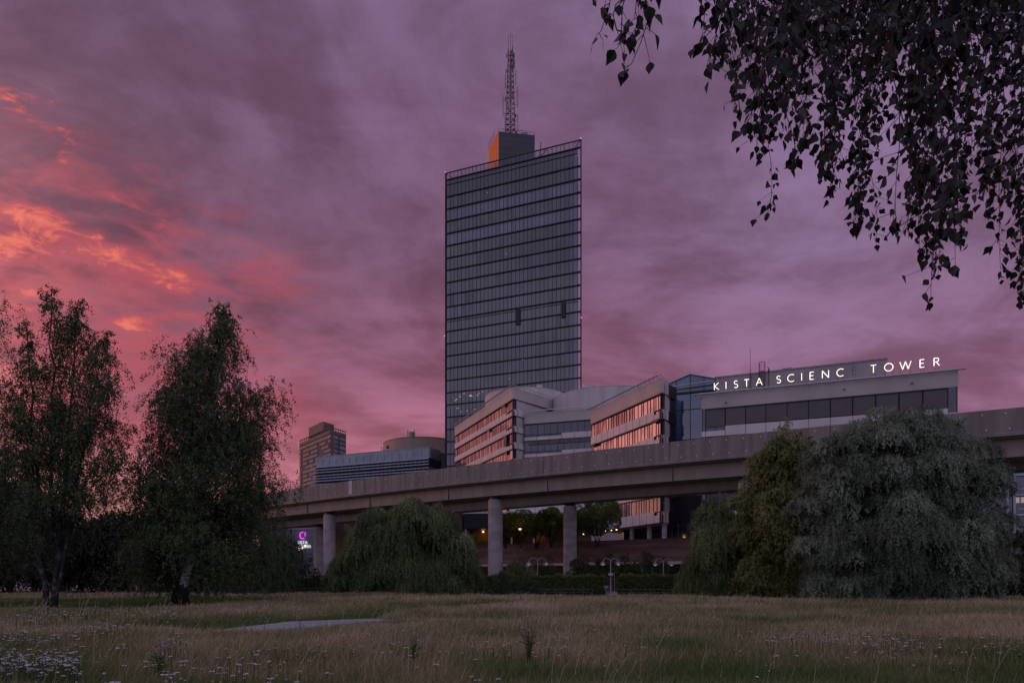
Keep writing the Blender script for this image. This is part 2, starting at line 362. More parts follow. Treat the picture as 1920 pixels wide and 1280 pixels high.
class Face:                             # a facade: s runs left to right seen from outside, o outwards
    def __init__(s, p0, p1):
        a = Vector((p0[0], p0[1], 0)); b = Vector((p1[0], p1[1], 0)); s.a = a; s.L = (b - a).length; s.u = (b - a).normalized()
        s.n = Vector((s.u.y, -s.u.x, 0))
    def P(s, q, o, z): p = s.a + s.u * q + s.n * o; return (p.x, p.y, z)
    def xy(s, q, o): p = s.a + s.u * q + s.n * o; return (p.x, p.y)
    def box(s, mb, s0, s1, z0, z1, o0, o1, m=0, r=.5):
        mb.hexa([s.P(s0, o1, z0), s.P(s1, o1, z0), s.P(s1, o0, z0), s.P(s0, o0, z0), s.P(s0, o1, z1), s.P(s1, o1, z1), s.P(s1, o0, z1), s.P(s0, o0, z1)], m, r)
    def quad(s, mb, s0, s1, z0, z1, o, m=0, r=.5):
        mb.face([s.P(s0, o, z0), s.P(s1, o, z0), s.P(s1, o, z1), s.P(s0, o, z1)], m, r)
    def s_at(s, px):                    # where the ray through photo column px meets this facade
        k = (px - 960) / F
        return (k * s.a.y - s.a.x) / (s.u.x - k * s.u.y)
# ================================================================== setting: ground, road, terrace, paths
g = MB(); g.face([(-3000, -400, 0), (3000, -400, 0), (3000, 4000, 0), (-3000, 4000, 0)])
kind(g.build('ground', 'ground'), 'structure')
r_ = MB(); r_.face([(-260, 118, .004), (-62, 112, .004), (-62, 205, .004), (-330, 190, .004)])
kind(r_.build('road', 'asphalt'), 'structure')
PATH = [(-13.5, 9.5), (-11.2, 13.4), (-9.3, 17.0), (-8.25, 19.4), (-7.0, 22.4), (-5.9, 25.4), (-4.4, 28.5), (-2.2, 34), (.3, 41), (3.0, 46), (8, 53)]
PZ = [-.02, -.02, -.02, .13, .2, .09, -.02, -.02, .08, -.02, -.02]
p_ = MB()
for i in range(len(PATH) - 1):
    def off(i, k):
        a = Vector(PATH[max(i - 1, 0)]); b = Vector(PATH[min(i + 1, len(PATH) - 1)]); q = (b - a).normalized(); n = Vector((q.y, -q.x))
        p = Vector(PATH[i]) + n * k; return (p.x, p.y, -.03 if abs(k) > 1 else PZ[i])
    for k0, k1 in ((-1.4, -.4), (-.4, .4), (.4, 1.4)): p_.face([off(i, k0), off(i, k1), off(i + 1, k1), off(i + 1, k0)])
kind(p_.build('path', 'gravel'), 'structure')
fp = MB(); fp.face([(-70, 76, .004), (-52, 76, .004), (-52, 79.5, .004), (-70, 79.5, .004)]); fp.face([(-80, 94, .008), (-60, 94, .008), (-58, 110, .008), (-86, 110, .008)])
kind(fp.build('pavement', 'asphalt'), 'structure')
WALLF = Face((-34, 124), (30, 78))
te = MB(); te.prism([WALLF.xy(0, -.6), WALLF.xy(WALLF.L, -.6), (90, 90), (90, 230), (-34, 230)], 0, 5.9)
kind(te.build('terrace', 'asphalt'), 'structure')

# ================================================================== brick retaining wall
rw = thing('brick_wall', 'long red brick retaining wall below the terrace behind the pillars', 'wall', (*WALLF.xy(WALLF.L / 2, 0), 0))
b = MB(); WALLF.box(b, 0, WALLF.L, 0, 6.6, -.5, 0); b.build('wall', 'brick', rw)
b = MB(); WALLF.box(b, 0, WALLF.L, 6.6, 6.72, -.56, .06); b.build('coping', 'brownclad', rw)
b = MB()
for s0, s1 in ((36, 44), (47, 52), (55, 62), (65, 70)): WALLF.box(b, s0, s1, 3.45, 3.8, .003, .9)
b.build('concrete_ledge', 'panel_white', rw)
b = MB()
for s0, s1 in ((36, 44), (47, 52), (55, 62), (65, 70)): WALLF.box(b, s0, s1, 2.0, 3.44, .003, .2)
b.build('dark_opening', 'dark_clad', rw)

# ================================================================== elevated railway
def curve(pts):
    p = np.polyfit([a for a, _ in pts], [c for _, c in pts], 2); return lambda x: float(np.polyval(p, x))
yf = curve([(-33.9, 100.5), (-26, 94.5), (-6.2, 78.8), (-2.4, 76), (8, 68.5), (18.8, 63.2), (37.2, 52)])
yr = curve([(-41.1, 123.5), (-26.4, 107.8), (-7.3, 93), (2, 87.2), (7.4, 82.3), (21.2, 72.3), (42.4, 57.8)])
NS = 64
FP = [Vector((x, yf(x), 0)) for x in np.linspace(-78, 62, NS)]
RP = [Vector((x, yr(x), 0)) for x in np.linspace(-74, 70, NS)]
def nrm(P, i):
    a = P[max(i - 1, 0)]; c = P[min(i + 1, len(P) - 1)]; u = (c - a).normalized(); return Vector((u.y, -u.x, 0))
def sweep(mb, P, prof, m=0):
    n = len(prof); b0 = len(mb.v)
    for i, p in enumerate(P):
        nn = nrm(P, i)
        for o, z in prof: q = p + nn * o; mb.v.append((q.x, q.y, z))
    for i in range(len(P) - 1):
        for j in range(n):
            j2 = (j + 1) % n; mb.f.append([b0 + i * n + j, b0 + (i + 1) * n + j, b0 + (i + 1) * n + j2, b0 + i * n + j2]); mb.m.append(m); mb.r.append(.5)
    for i in (0, len(P) - 1): mb.f.append([b0 + i * n + j for j in range(n)]); mb.m.append(m); mb.r.append(.5)
def viaduct(label, P, ff, front, xs, plate):
    mid = P[NS // 2 + 4]; vd = thing('railway_viaduct', label, 'viaduct', (mid.x, mid.y, 0))
    b = MB(); sweep(b, P, [(.7, 12.38), (1.0, 12.38), (1.0, 14.37), (.7, 14.37)]); sweep(b, P, [(1.003, 12.30), (1.12, 12.30), (1.12, 12.52), (1.003, 12.58)])
    b.build('parapet', 'concrete', vd)
    b = MB(); sweep(b, P, [(-3.9, 12.38), (-3.6, 12.38), (-3.6, 14.2), (-3.9, 14.2)]); b.build('parapet', 'concrete', vd)
    b = MB(); acc = 0                                            # rows of anchor caps on the parapet
    for i in range(NS - 1):
        a, c = P[i], P[i + 1]; L = (c - a).length; nn = nrm(P, i); u = (c - a).normalized()
        while acc < L:
            p = a + u * acc
            for zz, oo in ((14.02, 0), (12.86, .25)):
                nq = p + u * oo + nn * 1.01
                b.hexa([tuple(nq + u * dx + nn * dy + Vector((0, 0, zz + dz))) for dz in (-.055, .055) for dx, dy in ((-.055, .02), (.055, .02), (.055, -.03), (-.055, -.03))])
            acc += 1.45
        acc -= L
    if front:
        kind(b.build('anchor_caps', 'panel_white', vd), 'stuff'); acc = 0
        for i in range(NS - 1):
            a, c = P[i], P[i + 1]; L = (c - a).length; nn = nrm(P, i); u = (c - a).normalized()
            while acc < L:
                p = a + u * acc
                for oo, z0, z1 in ((1.0, 12.4, 14.375), (.125, 10.9, 12.19)):
                    b = MB(); b.hexa([tuple(p + u * dx + nn * dy + Vector((0, 0, zz))) for zz in (z0, z1) for dx, dy in ((-.03, oo + .012), (.03, oo + .012), (.03, oo - .2), (-.03, oo - .2))]); b.build('expansion_joint', 'stain', vd)
                acc += 13.6
            acc -= L
    if plate:
        for i in range(NS - 1):
            a = P[i].x / P[i].y * F + 960; c = P[i + 1].x / P[i + 1].y * F + 960
            if a <= plate < c: break
        p = P[i].lerp(P[i + 1], (plate - a) / (c - a)); nn = nrm(P, i); u = Vector((-nn.y, nn.x, 0)); b = MB()
        b.hexa([tuple(p + u * dx + nn * dy + Vector((0, 0, zz))) for zz in (12.6, 14.4) for dx, dy in ((-.32, 1.035), (.32, 1.035), (.32, .6), (-.32, .6))]); b.build('joint_plate', 'tin', vd)
    b = MB(); sweep(b, P, [(-3.59, 12.2), (.69, 12.2), (.69, 12.55), (-3.59, 12.55)]); b.build('deck', 'concrete_low', vd)
    b = MB(); sweep(b, P, [(-2.2, 10.86), (0, 10.86), (.12, 12.195), (-2.3, 12.195)]); b.build('girder', 'concrete_low', vd)
    for x in xs:
        i = min(range(NS), key=lambda k: abs(P[k].x - x)); c = Vector((x, ff(x), 0)) - nrm(P, i) * 1.0
        b = MB(); b.lathe((c.x, c.y, 0), [(.84, 0), (.81, 10.5)], 28)
        for zz in (2.6, 5.2, 7.8): b.lathe((c.x, c.y, zz), [(.832, 0), (.836, .03), (.832, .06)], 28)
        pl = b.build('pillar', 'pillar', vd, smooth=True)
        b = MB(); b.lathe((c.x, c.y, 10.505), [(0, 0), (.62, 0), (.62, .35), (0, .35)], 16); b.build('bearing', 'dark_frame', pl)
viaduct('nearer of two parallel curving concrete railway viaducts, with dotted parapet across the view', FP, yf, True, (-54, -26, -2.45, 20.9, 42), 669)
viaduct('farther concrete railway viaduct half hidden behind the nearer one', RP, yr, False, (-58, -33.6, -14, 6.5, 26, 47), 0)

# ================================================================== glass tower
M['screen'] = (lambda: None)
def screen_glass():
    m = bpy.data.materials.new('screen_glass'); m.use_nodes = True; t = NT(m.node_tree)
    tr = t.n('ShaderNodeBsdfTransparent'); tr.inputs[0].default_value = (.86, .87, .9, 1)
    gl = t.n('ShaderNodeBsdfGlossy'); gl.inputs['Roughness'].default_value = .05; gl.inputs[0].default_value = (.8, .82, .9, 1)
    mx = t.n('ShaderNodeMixShader'); mx.inputs[0].default_value = .10
    m.node_tree.links.new(tr.outputs[0], mx.inputs[1]); m.node_tree.links.new(gl.outputs[0], mx.inputs[2])
    m.node_tree.links.new(mx.outputs[0], m.node_tree.nodes['Material Output'].inputs[0]); return m
M['screen'] = screen_glass()
FT = Face((-19.4, 200.3), (18.6, 185.0)); L = FT.L
tw = thing('glass_tower', 'tall dark glass office tower with sloping top line and rooftop mast', 'tower', (*FT.xy(L / 2, -12), 0))
body = [FT.xy(.35, -.5), FT.xy(L - .85, -.5), (14.5, 222), (-13.5, 226)]
b = MB(); b.prism(body, 0, 116.5); b.build('core', 'ledge', tw)
rr = random.Random(3); NP = 33; pw = (L - 1.1) / NP
SH = 3.584; Z0 = 113.5
for k in range(-1, 32):
    zt = Z0 - SH * k - .22 if k >= 0 else 118.4; zb = Z0 - SH * (k + 1) + .16
    if zb < 0: zb = 0
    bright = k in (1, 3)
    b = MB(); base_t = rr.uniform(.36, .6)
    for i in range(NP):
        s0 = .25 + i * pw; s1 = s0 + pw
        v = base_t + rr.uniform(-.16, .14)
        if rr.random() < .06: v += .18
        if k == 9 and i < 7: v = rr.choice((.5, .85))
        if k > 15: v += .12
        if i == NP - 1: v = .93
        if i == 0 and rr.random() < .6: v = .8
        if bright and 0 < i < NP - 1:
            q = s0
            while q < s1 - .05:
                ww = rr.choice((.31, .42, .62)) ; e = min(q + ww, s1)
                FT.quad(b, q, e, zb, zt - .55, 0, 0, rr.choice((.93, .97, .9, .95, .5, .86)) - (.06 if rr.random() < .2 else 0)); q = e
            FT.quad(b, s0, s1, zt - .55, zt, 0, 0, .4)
        elif k == -1:
            FT.quad(b, s0, s1, zb, 117.0, 0, 0, v); FT.quad(b, s0, s1, 117.003, zt, 0, 0, v - .15)
        else:
            ja, jb = rr.uniform(-.02, .02), rr.uniform(-.02, .02)
            b.face([FT.P(s0, ja, zb), FT.P(s1, -ja, zb), FT.P(s1, -ja + jb, zt), FT.P(s0, ja + jb, zt)], 0, v)
        FT.box(b, s0 - .035, s0 + .035, zb, zt, .004, .10, 1)
    if k == -1: FT.box(b, .25, L - .9, 116.9, 117.02, .11, .2, 1)
    if k == 10: FT.box(b, .25, L - .9, zt - .62, zt - .5, .11, .2, 2)
    FT.quad(b, L - .72, L - .06, zb, zt, .02, 3)
    b.build('glazed_storey', ['tglass', 'mull', 'steel', 'screen'], tw)
for k in range(32):
    z = Z0 - SH * k
    if z < .5: break
    b = MB(); FT.box(b, -.12, L + .12, z - .19, z + .10, -.45, .30); b.build('floor_ledge', 'ledge', tw)
b = MB()
for s0, s1 in ((-.14, -.02), (L + .0, L + .14)): FT.box(b, s0, s1, 0, 120.6, -.5, .3)
b.build('corner_post', 'ledge', tw)
b = MB(); FT.box(b, -.2, L + .2, 120.35, 120.6, -.12, .16)
FT.box(b, -.1, L + .1, 118.3, 118.62, -.3, .3)
for i in range(NP + 1): FT.box(b, .25 + i * pw - .05, .25 + i * pw + .05, 118.63, 120.34, -.05, .05)
for z in (119.25, 119.8): FT.box(b, 0, L, z - .02, z + .02, -.03, .03)
b.tube([FT.P(.2, 0, 120.3), FT.P(2.2, -.2, 118.6)], .09); b.tube([FT.P(L - .2, 0, 120.3), FT.P(L - 1.8, -.2, 118.6)], .09)
for s in np.linspace(1.5, L - 1.5, 12): b.tube([FT.P(s, -.06, 120.3), FT.P(s, -2.2, 118.4)], .05, 4)
b.build('roof_railing', 'mull', tw)
b = MB(); FT.quad(b, 0, L, 118.65, 120.33, -.02); b.build('railing_glass', 'screen', tw)
for px, z0, z1 in ((972, 72.9, 77.3), (1057, 73.0, 77.3)):
    s = FT.s_at(px); b = MB(); FT.box(b, s - .6, s + .6, z0, z1, -.2, .36); b.build('open_shaft', M['ledge'], tw)
rr = random.Random(11)
for k, a0, a1, nn in ((16, 2.2, 14, 15), (17, 2.5, 13, 6)):
    zt = Z0 - SH * k
    b = MB()
    for i in range(nn):
        s = rr.uniform(a0, a1); z = zt - rr.uniform(.7, 2.6); ww = rr.uniform(.25, .8)
        FT.quad(b, s, s + ww, z, z + .10, .012)
    b.build('lit_ceiling', 'ceil', tw)
b = MB()
for s, z in ((13.2, 112), (14.4, 112.2), (2.6, 103.8), (19, 93.5), (20, 58), (24, 63)): FT.quad(b, s, s + .16, z, z + .16, .012)
b.build('lit_ceiling', 'ceil', tw)
for s, o, z in ((-.1, .2, 120.75), (L + .1, .2, 120.75), (L + .3, .3, 72.2), (-.3, .3, 72.8)):
    b = MB(); p = FT.P(s, o, z); b.lathe(p, [(0, -.14), (.13, -.08), (.15, .05), (.08, .16), (0, .18)], 8); b.build('warning_light', 'red_l', tw)
# rooftop plant house
N_ = Vector((-3.8, 195)); Rr = N_ + Vector((10.35, 1.64)); Lf = Vector((-6.75, 199.6)); Bk = Vector((5, 206))
ph = MB(); ph.prism([N_, Rr, Bk, Lf], 114, 129.3, top=[129.3, 129.3, 129.3, 127.2])
pho = ph.build('plant_house', 'plantbox', tw)
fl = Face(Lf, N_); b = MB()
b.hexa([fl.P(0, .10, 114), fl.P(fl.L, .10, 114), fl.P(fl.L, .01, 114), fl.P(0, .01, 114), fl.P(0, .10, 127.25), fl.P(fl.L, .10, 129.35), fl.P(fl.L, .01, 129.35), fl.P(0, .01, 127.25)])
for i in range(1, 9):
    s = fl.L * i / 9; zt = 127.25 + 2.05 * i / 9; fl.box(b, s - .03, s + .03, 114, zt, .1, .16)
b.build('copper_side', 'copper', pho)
b = MB(); q = [N_, Rr, Bk]
for i in range(2):
    for k in range(9):
        p = q[i].lerp(q[i + 1], k / 8); b.tube([(p.x, p.y, 129.3), (p.x, p.y, 130.2)], .03, 4)
    b.tube([(q[i].x, q[i].y, 130.2), (q[i + 1].x, q[i + 1].y, 130.2)], .035, 4)
for k in range(7):
    p = Lf.lerp(N_, k / 9); z = 127.3 + 2.05 * k / 9; b.tube([(p.x - .2, p.y, z), (p.x - .2, p.y, z + 2.0)], .04, 4)
b.tube([(4.2, 197.5, 129.3), (4.2, 197.5, 131), (1.6, 197.2, 131)], .05, 4)
b.build('roof_guard', 'steel', pho)
b = MB(); b.box(2.6, 4.6, 196.6, 198, 129.3, 130.15); b.build('roof_unit', 'grey_metal', pho)
b = MB(); b.tube([FT.P(29, -1, 118.5), FT.P(29.2, -1, 123.3)], .12, 5); b.tube([FT.P(29.1, -1, 119.4), FT.P(31.2, -1.2, 120.9)], .1, 5); b.tube([FT.P(24, -1, 118.6), FT.P(29.2, -1, 119.6)], .1, 5); b.tube([FT.P(30, -1, 120.6), FT.P(31.3, -1, 121.2)], .1, 5)
b.build('roof_crane', 'ledge', tw)
# antenna mast
ms = MB(); cx, cy = V(957, 0, 197).x, 197.5; zb, zt = 129.0, 154.5
def hw(z): return 1.4 - .78 * (z - zb) / (zt - zb)
for sx in (-1, 1):
    for sy in (-1, 1): ms.tube([(cx + sx * hw(zb), cy + sy * hw(zb), zb), (cx + sx * hw(zt), cy + sy * hw(zt), zt)], .11, 5)
z = zb; fl_ = 1
while z < zt - 1:
    z2 = z + 1.55; a, c = hw(z), hw(z2)
    for (u0, u1) in (((-1, -1), (1, -1)), ((1, -1), (1, 1)), ((1, 1), (-1, 1)), ((-1, 1), (-1, -1))):
        ms.tube([(cx + u0[0] * a, cy + u0[1] * a, z), (cx + u1[0] * a, cy + u1[1] * a, z)], .07, 4)
        ms.tube([(cx + u0[0] * a, cy + u0[1] * a, z), (cx + u1[0] * c, cy + u1[1] * c, z2)], .06, 4)
        ms.tube([(cx + u1[0] * a, cy + u1[1] * a, z), (cx + u0[0] * c, cy + u0[1] * c, z2)], .06, 4)
    z = z2
ms.tube([(cx + .1, cy, zb), (cx + .1, cy, zt)], .16, 6)
mst = ms.build('antenna_mast', 'steel', tw)
for dx, z0, z1 in ((-.55, 154, 158.6), (.0, 154, 159.6), (.55, 154, 158.9)):
    b = MB(); b.tube([(cx + dx, cy, z0), (cx + dx, cy, z1)], .05, 5)
    for zz in np.arange(z0 + .8, z1, .8): b.tube([(cx + dx - .13, cy, zz), (cx + dx + .13, cy, zz)], .035, 4)
    b.build('whip_aerial', 'steel', mst)
rr = random.Random(5)
for dx, z0, z1 in ((-2.1, 135, 141), (-1.45, 143, 147.5), (1.55, 144, 148.5), (2.0, 137.5, 143.5), (2.1, 130, 135.5), (-1.55, 130, 136)):
    b = MB(); b.tube([(cx + dx, cy - .4, z0), (cx + dx, cy - .4, z1)], .05, 5)
    for zz in np.arange(z0 + .3, z1, .62): b.tube([(cx + dx - .24, cy - .4, zz), (cx + dx + .24, cy - .4, zz)], .06, 4)
    for zz in (z0 + 1, z1 - 1.5): b.tube([(cx + dx, cy - .4, zz), (cx, cy, zz)], .05, 4)
    b.build('dipole_array', 'steel', mst)
for i in range(24):
    z = rr.uniform(148.5, 152.8) if i < 15 else rr.uniform(137, 148) if i < 19 else rr.uniform(152.8, 154.6); q = rr.uniform(0, 6.28); ra = hw(z) + .45
    b = MB(); p = (cx + ra * math.cos(q), cy + ra * math.sin(q), z); b.tube([(p[0], p[1], z - .5), (p[0], p[1], z + .5)], .17, 6); b.tube([p, (cx, cy, z)], .05, 4)
    b.build('panel_aerial', 'steel' if rr.random() < .6 else 'mastred', mst)
for i in range(7):
    z = rr.uniform(130, 135.5); q = rr.uniform(3.3, 6.1); ra = hw(z) + .35
    b = MB(); p = (cx + ra * math.cos(q), cy + ra * math.sin(q), z); b.lathe(p, [(0, 0), (.3, .05), (.34, .25), (.1, .4)], 10); b.build('dish_aerial', 'mastred' if i % 2 else 'steel', mst)

# ================================================================== concrete office wings
def edge_rail(root, pts, nb):                                     # tubular sun screen along a roof edge
    b = MB(); A, B_ = Vector(pts[0]), Vector(pts[1]); n = Face(A, B_).n
    for o, dz in ((.9, .15), (.5, .3), (.12, .45)): b.tube([A + n * o + Vector((0, 0, dz)), B_ + n * o + Vector((0, 0, dz))], .06, 5)
    for k in range(nb + 1):
        p = A.lerp(B_, k / nb); b.tube([p + n * -.2 + Vector((0, 0, .1)), p + n * .12 + Vector((0, 0, .42)), p + n * 1.0 + Vector((0, 0, .12))], .05, 4)
    b.build('edge_rail', 'galv', root)
def ribbon(root, f, ztop, rows, npanes, pm='panel_beige', sm='panel_white', gm='wglass', pan=None, step=None, zend=None, rng=None, head=True, parapet=True, irregular=.35):
    rng = rng or random.Random(1); L = f.L; pan = pan or npanes // 2
    if parapet:
        b = MB(); f.box(b, 0, L, rows[0][0], ztop, -.35, 0)
        b.build('parapet', pm, root)
    for k, (zt, zb) in enumerate(rows):
        b = MB(); xs = [L * (i + (rng.uniform(-irregular, irregular) if 0 < i < npanes else 0)) / npanes for i in range(npanes + 1)]
        lo = step[2] if step else 0
        for i in range(npanes):
            mid = (xs[i] + xs[i + 1]) / 2
            a = (zb - lo) if (step and step[0] <= mid <= step[1]) else zb
            t_ = rng.uniform(-.008, .008)
            b.face([f.P(xs[i], -.22 + t_, a), f.P(xs[i + 1], -.22 - t_, a), f.P(xs[i + 1], -.22 - t_ + rng.uniform(-.005, .005), zt), f.P(xs[i], -.22 + t_, zt)], 0, rng.random())
        for i in range(npanes + 1):
            a = zb - (lo if (step and step[0] - .05 <= xs[i] <= step[1] + .05) else 0)
            f.box(b, max(0, xs[i] - .035), min(L, xs[i] + .035), a, zt, -.2, -.155, 1)
        if head: f.box(b, 0, L, zt - .16, zt - .003, -.19, .10, 1)
        if step: f.box(b, step[0] - .03, step[1], zb - .07, zb, -.19, -.02, 1)
        b.build('window_band', [gm, 'dark_frame'], root)
        zn = rows[k + 1][0] if k + 1 < len(rows) else (zend if zend is not None else zb - 1.2)
        b = MB(); f.box(b, 0, L, zn + .01, zb - (lo if step else 0) - .01, -.34, -.06, 1)
        if step:
            for c0, c1 in ((0, step[0]), (step[1], L)):
                if c1 - c0 > .2: f.box(b, c0, c1, zb - lo, zb - .01, -.34, -.06, 1)
        for i in range(pan):
            a, c = L * i / pan, L * (i + 1) / pan; m_ = (a + c) / 2
            top = zb - lo if (step and step[0] <= m_ <= step[1]) else zb
            f.box(b, a + .01, c - .01, zn + .02, top, -.05, 0, 0)
            f.box(b, a - .035, a + .035, zn + .03, top - .01, .002, .012, 1)
        b.build('spandrel', [sm, 'dark_frame'], root)
def corr_rows(z0, h, sp, n): return [(z0 - sp * k, z0 - sp * k - h) for k in range(n)]

# far wing with two glazed sides
pA0, pA1, pA2 = (-15.4, 183), (.25, 145), (15, 161.4)
wa = thing('office_wing', 'pale concrete office wing with glowing pink ribbon windows, in front of the glass tower', 'office building', (.25, 150, 0))
fa = Face(pA0, pA1); fb = Face(pA1, pA2)
b = MB(); b.prism([fa.xy(0, -.45), (fa.xy(fa.L, -.45)[0] + .3, fa.xy(fa.L, -.45)[1] + .6), fb.xy(fb.L, -.45), (12, 186), (-8, 190)], 0, 41.6); b.build('core', 'panel_beige', wa)
rA = corr_rows(39.9, 2.2, 3.5, 9)
ribbon(wa, fa, 42.3, rA, 40, rng=random.Random(2), step=(fa.L - 3.2, fa.L, .5), zend=8)
ribbon(wa, fb, 42.3, rA, 16, gm='bglass', rng=random.Random(3), pan=6, zend=8)
edge_rail(wa, [(*pA0, 42.3), (*pA1, 42.3)], 24); edge_rail(wa, [(*pA1, 42.3), (*pA2, 42.3)], 12)
for s, row, hh in ((fa.L - 6, 0, .6), (fa.L * .62, 1, .6), (fa.L - 5.2, 2, 2.3), (fa.L - 5, 3, .7), (fa.L * .25, 3, 1.5)):   # half lowered outside blinds
    b = MB(); fa.box(b, s, s + 1.7, rA[row][0] - hh, rA[row][0] - .02, .13, .2); b.build('awning', 'brownclad', wa)
def drum(root, cx, cy, r, z0, z1, mname, vents):
    b = MB(); b.lathe((cx, cy, 0), [(r, z0), (r, z1 - .1), (r + .06, z1 - .1), (r + .06, z1), (r - .3, z1 + .02), (0, z1 + .8)], 96)
    o = b.build('roof_drum', mname, root, smooth=False)
    for vx, vy, rb, rt, h in vents:
        b = MB(); b.lathe((vx, vy, z1 - .2), [(rb, 0), (rb, h * .45), (rt, h * .75), (rt, h), (0, h + .05)], 20); b.build('vent', 'galv', o)
    return o
drum(wa, 3.3, 166, 9.9, 41.5, 45.5, 'drum', [(6.6, 162, 1.05, .7, 2.2)])
# drum base visible above the parapet: taller skirt
# recessed middle block
pM0, pM1 = (2.64, 147), (23.5, 140.1)
wm = thing('office_block', 'pale concrete office block with dark blue windows set back between two wings', 'office building', (13, 150, 0))
fm_ = Face(pM0, pM1)
b = MB(); b.prism([fm_.xy(0, -.45), fm_.xy(fm_.L, -.45), (34, 166), (12, 172)], 0, 36.6); b.build('core', 'panel_beige', wm)
rM = [(34.9, 32.5), (31.3, 28.9), (27.7, 25.3), (24.1, 21.7), (20.5, 18.1)]
ribbon(wm, fm_, 37.2, rM, 15, gm='bglass', rng=random.Random(4), irregular=0, pan=8, zend=12, step=(0, 8.9, .5))
edge_rail(wm, [(*pM0, 37.2), (*pM1, 37.2)], 7)
for i in range(6):
    b = MB(); fm_.box(b, .9 + i * 2.3, .9 + i * 2.3 + 2.2, 30.35, 31.2, -.03, .05); b.build('blind', 'brownclad' if i < 3 else 'blind', wm)
drum(wm, 22.2, 156.5, 13.0, 36.5, 42.3, 'drum', [(16.6, 147.8, 1.6, 1.3, 1.3), (28.2, 148.5, 1.6, 1.6, 1.7)])
# near wing on pillars
pB0, pB1, pB2 = (13.9, 120.4), (21.9, 100), (24.9, 103.6)
wb = thing('office_wing', 'pale office wing with bright orange ribbon windows beside the glass atrium, raised on round pillars', 'office building', (22, 104, 5.9))
fB = Face(pB0, pB1); fC = Face(pB1, pB2)
b = MB(); b.prism([fB.xy(0, -.45), (fB.xy(fB.L, -.45)[0] + .25, fB.xy(fB.L, -.45)[1] + .5), fC.xy(fC.L, -.45), (26.2, 112), (22, 130)], 10.1, 30.4); b.build('core', 'panel_beige', wb)
rB = corr_rows(28.9, 2.32, 3.75, 5)
ribbon(wb, fB, 31.1, rB, 26, rng=random.Random(6), pan=11, step=(fB.L - 2.4, fB.L, .55), zend=9.9)
f1 = Face(pB1, fC.xy(fC.L * .48, 0)); f2 = Face(fC.xy(fC.L * .48, 0), pB2)
ribbon(wb, f1, 31.1, rB, 3, gm='bglass', rng=random.Random(7), pan=1, zend=9.9)
ribbon(wb, f2, 30.6, rB, 3, pm='dark_clad', sm='dark_clad', gm='bglass', rng=random.Random(8), pan=1, zend=9.9)
edge_rail(wb, [(*pB0, 31.1), (*pB1, 31.1)], 20)
for s, row in ((.3, 1), (fB.L - 2.2, 1)):
    b = MB(); fB.box(b, s, s + 1.9, rB[row][0] - .35, rB[row][0] - .02, .13, .4); b.build('awning', 'dark_frame', wb)
for s in (11.5, 16.6, 20.6):
    b = MB(); p = fB.P(s, -1.4, 5.9); b.lathe(p, [(.38, 0), (.38, 4.18)], 18); b.build('pillar', 'pillar', wb, smooth=True)
b = MB(); fB.box(b, 2, fB.L - 1, 5.9, 10.09, -7, -5)
for s in np.arange(3, 20, 1.6): fB.box(b, s - .04, s + .04, 5.9, 10.05, -4.99, -4.9, 1)
b.build('ground_floor_glazing', [M['bglass'], M['grey_metal']], wb)
# glass atrium with a gabled head
fG = Face((24.75, 108), (31.4, 105.3))
ga = thing('glass_atrium', 'tall blue glass atrium with a shallow gable between two pale office blocks', 'glass atrium', (*fG.xy(fG.L / 2, -3), 5.9))
b = MB(); n = 4; apx = fG.L * .47
def gz(s): return 32.4 + 1.15 * (1 - abs(s - apx) / (apx if s < apx else fG.L - apx))
cols = [0, fG.L * .17, fG.L * .47, fG.L * .76, fG.L]
lev = [5.9, 8.6, 10.0, 12.2, 14.6, 18, 20.6, 23.4, 28.1, 31.2]
rr = random.Random(9)
for i in range(4):
    for k in range(len(lev)):
        z0 = lev[k]; top0, top1 = (gz(cols[i]), gz(cols[i + 1])) if k == len(lev) - 1 else (lev[k + 1], lev[k + 1])
        dark = 3 <= k + 1 <= 4
        b.face([fG.P(cols[i], 0, z0), fG.P(cols[i + 1], 0, z0), fG.P(cols[i + 1], 0, top1), fG.P(cols[i], 0, top0)], 1 if dark else 2 if k < 2 else 0, rr.random())
b.build('glazing', ['aglass', 'dark_clad', 'pglass'], ga)
b = MB()
for s in cols: fG.box(b, s - .05, s + .05, 5.9, gz(s), .003, .12)
for z in (8.6, 10.0, 12.2, 14.6, 20.6, 23.4, 28.1): fG.box(b, 0, fG.L, z - .05, z + .05, .005, .1)
fG.box(b, 0, fG.L, 30.6, 30.85, .13, .35)
b.build('frame', 'dark_frame', ga)
b = MB(); b.tube([fG.P(-.2, .2, 32.4), fG.P(apx, .2, gz(apx) + .02), fG.P(fG.L + .2, .2, 32.4)], .12, 6)
b.tube([fG.P(-1.2, .9, 31.6), fG.P(fG.L - .2, .9, 31.9)], .11, 6); b.tube([fG.P(-1.2, .6, 31.3), fG.P(fG.L - .2, .6, 31.6)], .06, 6)
b.build('roof_tube', 'galv', ga)
bk0, bk1 = fG.xy(0, -14), fG.xy(fG.L, -14)
b = MB(); ap0 = fG.xy(apx, -.1); ap1 = fG.xy(apx, -14); l0 = fG.xy(0, -.1); r0 = fG.xy(fG.L, -.1)
b.face([(*l0, 32.45), (*ap0, 33.6), (*ap1, 33.6), (*bk0, 32.45)]); b.face([(*ap0, 33.6), (*r0, 32.45), (*bk1, 32.45), (*ap1, 33.6)])
b.prism([l0, r0, bk1, bk0], 5.9, 32.3)
b.build('roof', 'dark_frame', ga)
